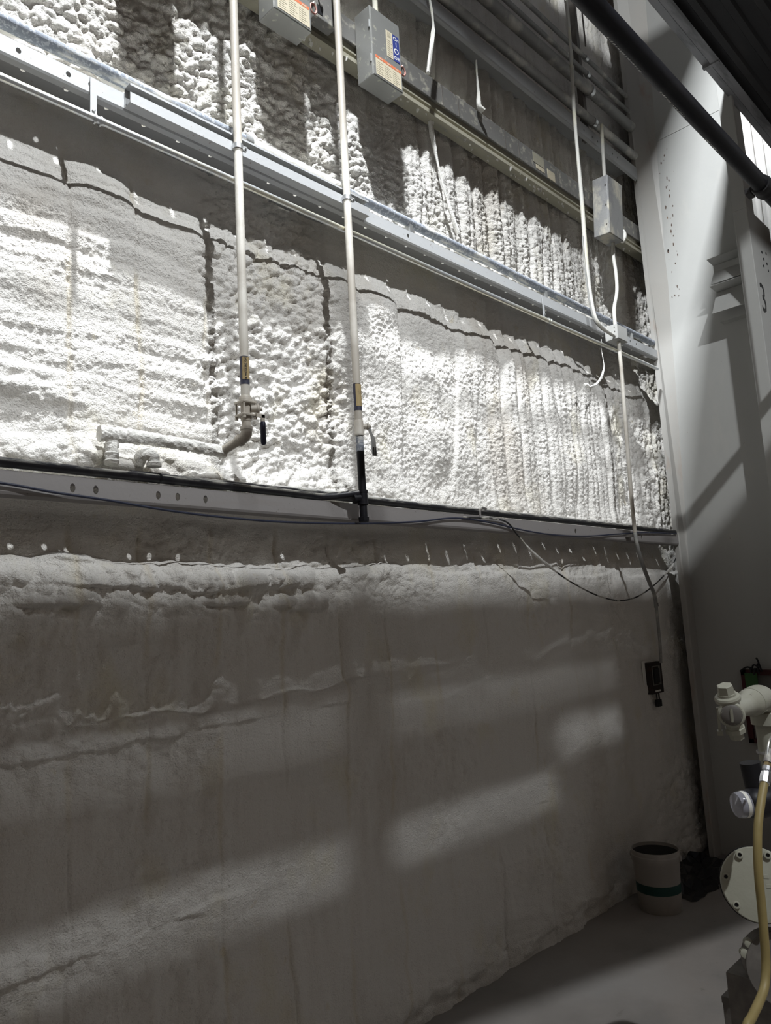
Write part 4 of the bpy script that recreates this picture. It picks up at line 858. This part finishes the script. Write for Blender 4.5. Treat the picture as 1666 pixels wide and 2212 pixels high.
# body: barrel along the axis with end cap toward the camera
MB().lathe(Bc, axd, [(-.060, .034), (-.050, .042), (-.038, .046), (-.030, .043), (0, .048), (.030, .046), (.036, .050), (.052, .050), (.058, .044), (.060, .030)], 24).obj('valve_body', 'castpaint', pu, True)
cap = MB().lathe(Bc + axd * .058, axd, [(0, .040), (.006, .040), (.010, .034), (.014, .018)], 20).obj('end_cap', 'cast_dark', pu, True)
MB().box(tuple(Bc + axd * .068 + np.array([-.008, -.008, -.026])), tuple(Bc + axd * .082 + np.array([.008, .008, .026]))).obj('cap_tee', 'castpaint', cap, False, .003)
for k in range(6):
    a = k * math.pi / 3 + .3; c = Bc + axd * .060 + .031 * (math.cos(a) * rt_ + math.sin(a) * np.array([0, 0, 1]))
    MB().lathe(c, axd, [(0, .006), (.007, .006)], 6).obj('cap_bolt', 'castpaint', cap)
upv = np.array([-.36, -.02, 1.0]); upv /= np.linalg.norm(upv)
MB().lathe(Bc + upv * .030, upv, [(0, .040), (.020, .038), (.024, .048), (.036, .050), (.044, .046), (.048, .036), (.056, .035)], 24).obj('plug_collar', 'castpaint', pu, True)
MB().lathe(Bc + upv * .084, upv, [(0, .034), (.034, .031), (.036, .027)], 6).obj('hex_plug', 'castpaint', pu)
MB().lathe(Bc - upv * .030, -upv, [(0, .034), (.030, .034), (.032, .040), (.050, .040), (.052, .030), (.078, .028)], 8).obj('lower_plug', 'castpaint', pu, True)
tx = Bc + axd * .02 - rt_ * .0
MB().rings([[Bc + rt_ * .044 + np.array([0, 0, z]) + axd * (k - .01) for k in (-.02, .02)] + [Bc + rt_ * .054 + np.array([0, 0, z]) + axd * (k - .01) for k in (.02, -.02)] for z in (.02, -.075)]).rings([[Bc + rt_ * .038 + np.array([0, 0, z]) + axd * (k - .01) for k in (-.028, .028)] + [Bc + rt_ * .060 + np.array([0, 0, z]) + axd * (k - .01) for k in (.028, -.028)] for z in (-.070, -.086)]).obj('side_lug', 'castpaint', pu)
# neck and elbow
nk = Bc - axd * .055; L_ = np.array(L_); L_[2] = Bc[2] + .012
MB().lathe(nk, L_ - nk, [(-.010, .036), (0, .042), (.012, .044), (.022, .040), (.030, .038), (np.linalg.norm(L_ - nk) * .55, .046), (np.linalg.norm(L_ - nk) * .62, .058), (np.linalg.norm(L_ - nk) * .75, .060)], 24).obj('neck', 'castpaint', pu, True)
MB().tube(cat_path([nk * .35 + L_ * .65, L_ * .95 + nk * .05, L_ + np.array([.035, 0, -.03]), L_ + np.array([.045, 0, -.09])], 6), .060, 24).obj('elbow', 'castpaint', pu, True)
pc = L_ + np.array([.040, 0, 0])
MB().lathe((pc[0], pc[1], pc[2] - .115), (0, 0, 1), [(0, .062), (.0, .066), (.050, .066), (.055, .060)], 24).obj('pipe_collar', 'castpaint', pu, True)
MB().tube([(pc[0], pc[1], pc[2] - .11), (pc[0], pc[1], pc[2] - .33)], .050, 24).obj('riser', 'castpaint', pu, True)
MB().tube([(pc[0] + .02, pc[1], pc[2] - .32), (pc[0] + .05, pc[1], .02)], .046, 24).obj('lower_riser', 'cast_dark', pu, True)
MB().lathe((pc[0] + .01, pc[1], pc[2] - .24), (0, 0, 1), [(0, .05), (0, .062), (.010, .062), (.010, .05)], 20).obj('hose_clamp', 'chrome', pu, True)
MB().lathe((pc[0] - .03, pc[1] - .085, Bc[2] + .0), (-.25, -1, 0), [(-.02, .017), (.012, .017), (.012, .021), (.034, .021), (.036, .012)], 6).obj('hex_fitting', 'castpaint', pu)
# filter with a clear bowl
fl = PY(1640, 1733, YP - .03)
ft = empty('line_filter', fl, 'black line filter with clear end bowl beside the yellow hose', 'filter')
fd = np.array([-.77, .62, -.04])
MB().lathe(fl, fd, [(-.09, .052), (-.03, .058), (.020, .060), (.050, .052), (.062, .040)], 24).obj('head', 'rubber_black', ft, True)
MB().lathe(fl + fd * .045, fd, [(0, .050), (.040, .050), (.052, .046), (.058, .030), (.060, .004)], 24).obj('clear_bowl', 'clear_plastic', ft, True)
MB().lathe(fl + fd * .060, fd, [(0, .0505), (.014, .0505)], 24, False).obj('bowl_ring', 'white_label', ft, True)
MB().tube([fl + np.array([.02, .01, .03]), fl + np.array([.01, .02, .15])], .040, 18).obj('black_hose', 'rubber_black', ft, True)
# big bolted cover
cc = np.array(PY(1639, 1911, YP - .05)); cd = np.array([-.86, -.42, .27]); cd /= np.linalg.norm(cd)
R_ = .131
MB().lathe(cc - cd * .26, cd, [(0, R_ * .7), (.10, R_ * .92), (.20, R_ * .95), (.225, R_ * .97), (.225, R_ * 1.0), (.250, R_ * 1.0), (.258, R_ * .975), (.260, R_ * .80), (.262, R_ * .4), (.262, .01)], 48).obj('pump_cover', 'castpaint', pu, True, 0, 30)
MB().lathe(cc - cd * .045, cd, [(0, R_ * 1.005), (0, R_ * 1.025), (.010, R_ * 1.025), (.010, R_ * 1.005)], 48).obj('gasket', 'rubber_black', pu, True)
e1 = np.cross(cd, (0, 0, 1)); e1 /= np.linalg.norm(e1); e2 = np.cross(e1, cd)
for k in range(7):
    a = math.radians(-40 + 51.43 * k); c = cc + R_ * .86 * (math.cos(a) * e1 + math.sin(a) * e2)
    MB().lathe(c - cd * .002, cd, [(0, .0135), (.012, .0135), (.013, .011), (.013, .0075), (.005, .0070), (.005, .0005)], 16).obj('cover_bolt', 'castpaint', pu, True)
    MB().lathe(c + cd * .0045, cd, [(0, .0068), (.001, .0068)], 6).obj('bolt_socket', 'rubber_black', pu)
for k, (du, dv, w) in enumerate(((-.030, .028, .018), (.004, .030, .014), (-.036, -.004, .022), (.002, -.010, .020))):   # worn raised casting marks
    c = cc + cd * .001 + e1 * du + e2 * dv
    MB().rings([[c + e1 * sx + e2 * sy + cd * h for sx, sy in ((-w / 2, -.007), (w / 2, -.007), (w / 2, .007), (-w / 2, .007))] for h in (0, .0022)]).obj('casting_mark', 'castpaint', pu, False, .001)
MB().lathe(cc - cd * .24, -cd, [(0, .10), (.20, .095), (.24, .06)], 24).obj('pump_case', 'cast_dark', pu, True)
# lower motor end
mc = np.array(PY(1692, 2095, YP - .10)); md = np.array([-.84, -.48, .22]); md /= np.linalg.norm(md)
mo = empty('motor', (mc[0], mc[1], 0), 'dark round motor end with cream cover clips at the bottom right corner', 'motor')
MB().lathe(mc - md * .20, md, [(0, .09), (.02, .115), (.17, .118), (.19, .125), (.20, .123), (.203, .05), (.203, .004)], 40).obj('end_bell', 'cast_dark', mo, True, 0, 30)
f1_ = np.cross(md, (0, 0, 1)); f1_ /= np.linalg.norm(f1_); f2_ = np.cross(f1_, md)
for a in (math.radians(38), math.radians(20)):
    for sg in (1,):
        c = mc - md * .02 + .128 * (math.cos(a) * -f1_ * -1 + math.sin(a) * f2_)
        MB().lathe(c, md, [(-.03, .016), (.012, .016), (.014, .010)], 10).obj('clip', 'castpaint', mo, True)
MB().box((mc[0] + .06, mc[1] + .06, 0), (mc[0] + .22, mc[1] + .24, mc[2] - .09)).obj('foot', 'cast_dark', mo, False, .006)
MB().box((pc[0] - .05, pc[1] - .14, 0), (pc[0] + .22, pc[1] + .16, .05)).obj('base', 'cast_dark', pu, False, .006)
MB().lathe((pc[0] + .09, pc[1], .04), (0, 0, 1), [(0, .06), (.30, .05), (.50, .07)], 16).obj('pedestal', 'cast_dark', pu, True)
# yellow hose
YH = YP - .16
hs = [PY(x, y, YH) for x, y in ((1653, 1686), (1650, 1700), (1644, 1735), (1638, 1785), (1637, 1840), (1640, 1900), (1646, 1960), (1651, 2020), (1655, 2080), (1652, 2130), (1640, 2165), (1626, 2195), (1612, 2230))]
hs += [hs[-1] + np.array([-.02, 0, -.12]), np.array([hs[-1][0] - .01, hs[-1][1], -.35]), np.array([hs[-1][0] + .06, hs[-1][1] + .02, -.575]), np.array([hs[-1][0] + .30, hs[-1][1] + .05, -.577])]
hq = cat_path(hs, 6)
ho = empty('yellow_hose', hs[0], 'yellow rubber hose hanging in front of the bolted pump cover', 'hose')
MB().tube(hq, .0145, 16).obj('hose_run', 'hose_yellow', ho, True)
h0 = np.array(hs[0]); hd = np.array(PY(1660, 1640, YH)) - h0; hd /= np.linalg.norm(hd)
MB().lathe(h0, hd, [(-.014, .016), (-.012, .020), (.012, .0205), (.030, .0185), (.034, .0150)], 8).obj('hose_ferrule', 'chrome', ho)
MB().lathe(h0 + hd * .034, hd, [(0, .0125), (.004, .0125), (.005, .0155), (.022, .0155), (.024, .012)], 10).obj('swivel', 'chrome', ho, True)
MB().lathe(h0 + hd * .058, hd, [(0, .0135), (.012, .0135), (.014, .0105)], 6).obj('brass_nut', 'brass', ho)
MB().lathe(h0 + hd * .072, hd, [(0, .016), (.050, .015), (.055, .011)], 14).obj('hose_end', 'girt_dull', ho, True)
MB().tube(cat_path([h0 + hd * .12 + np.array([-.03, 0, -.02]), h0 + hd * .145 + np.array([-.012, 0, .012]), h0 + hd * .16 + np.array([.03, 0, .02])], 5), .0045, 8).obj('wire_bail', 'steel', ho, True)

# the pump group stands nearer than its build plane: a smaller skid on a steel frame
KP = .74
for r in (pu, ft, mo, ho):
    r.scale = (KP, KP, KP); l0 = Vector(r.location); r.location = (l0.x * KP, l0.y * KP, H + (l0.z - H) * KP)
zb0 = H - H * KP
sk = empty('skid_frame', ((pc[0] + .08) * KP, pc[1] * KP, 0), 'dark steel skid frame carrying the pump at the right edge', 'frame')
fx0, fx1, fy0, fy1 = (pc[0] - .10) * KP, (pc[0] + .40) * KP, (pc[1] - .16) * KP, (pc[1] + .30) * KP
MB().box((fx0, fy0, zb0 - .02), (fx1, fy1, zb0)).obj('deck', 'cast_dark', sk)
for x in (fx0 + .02, fx1 - .02):
    for y in (fy0 + .02, fy1 - .02):
        MB().box((x - .018, y - .018, 0), (x + .018, y + .018, zb0 - .02)).obj('leg', 'cast_dark', sk)
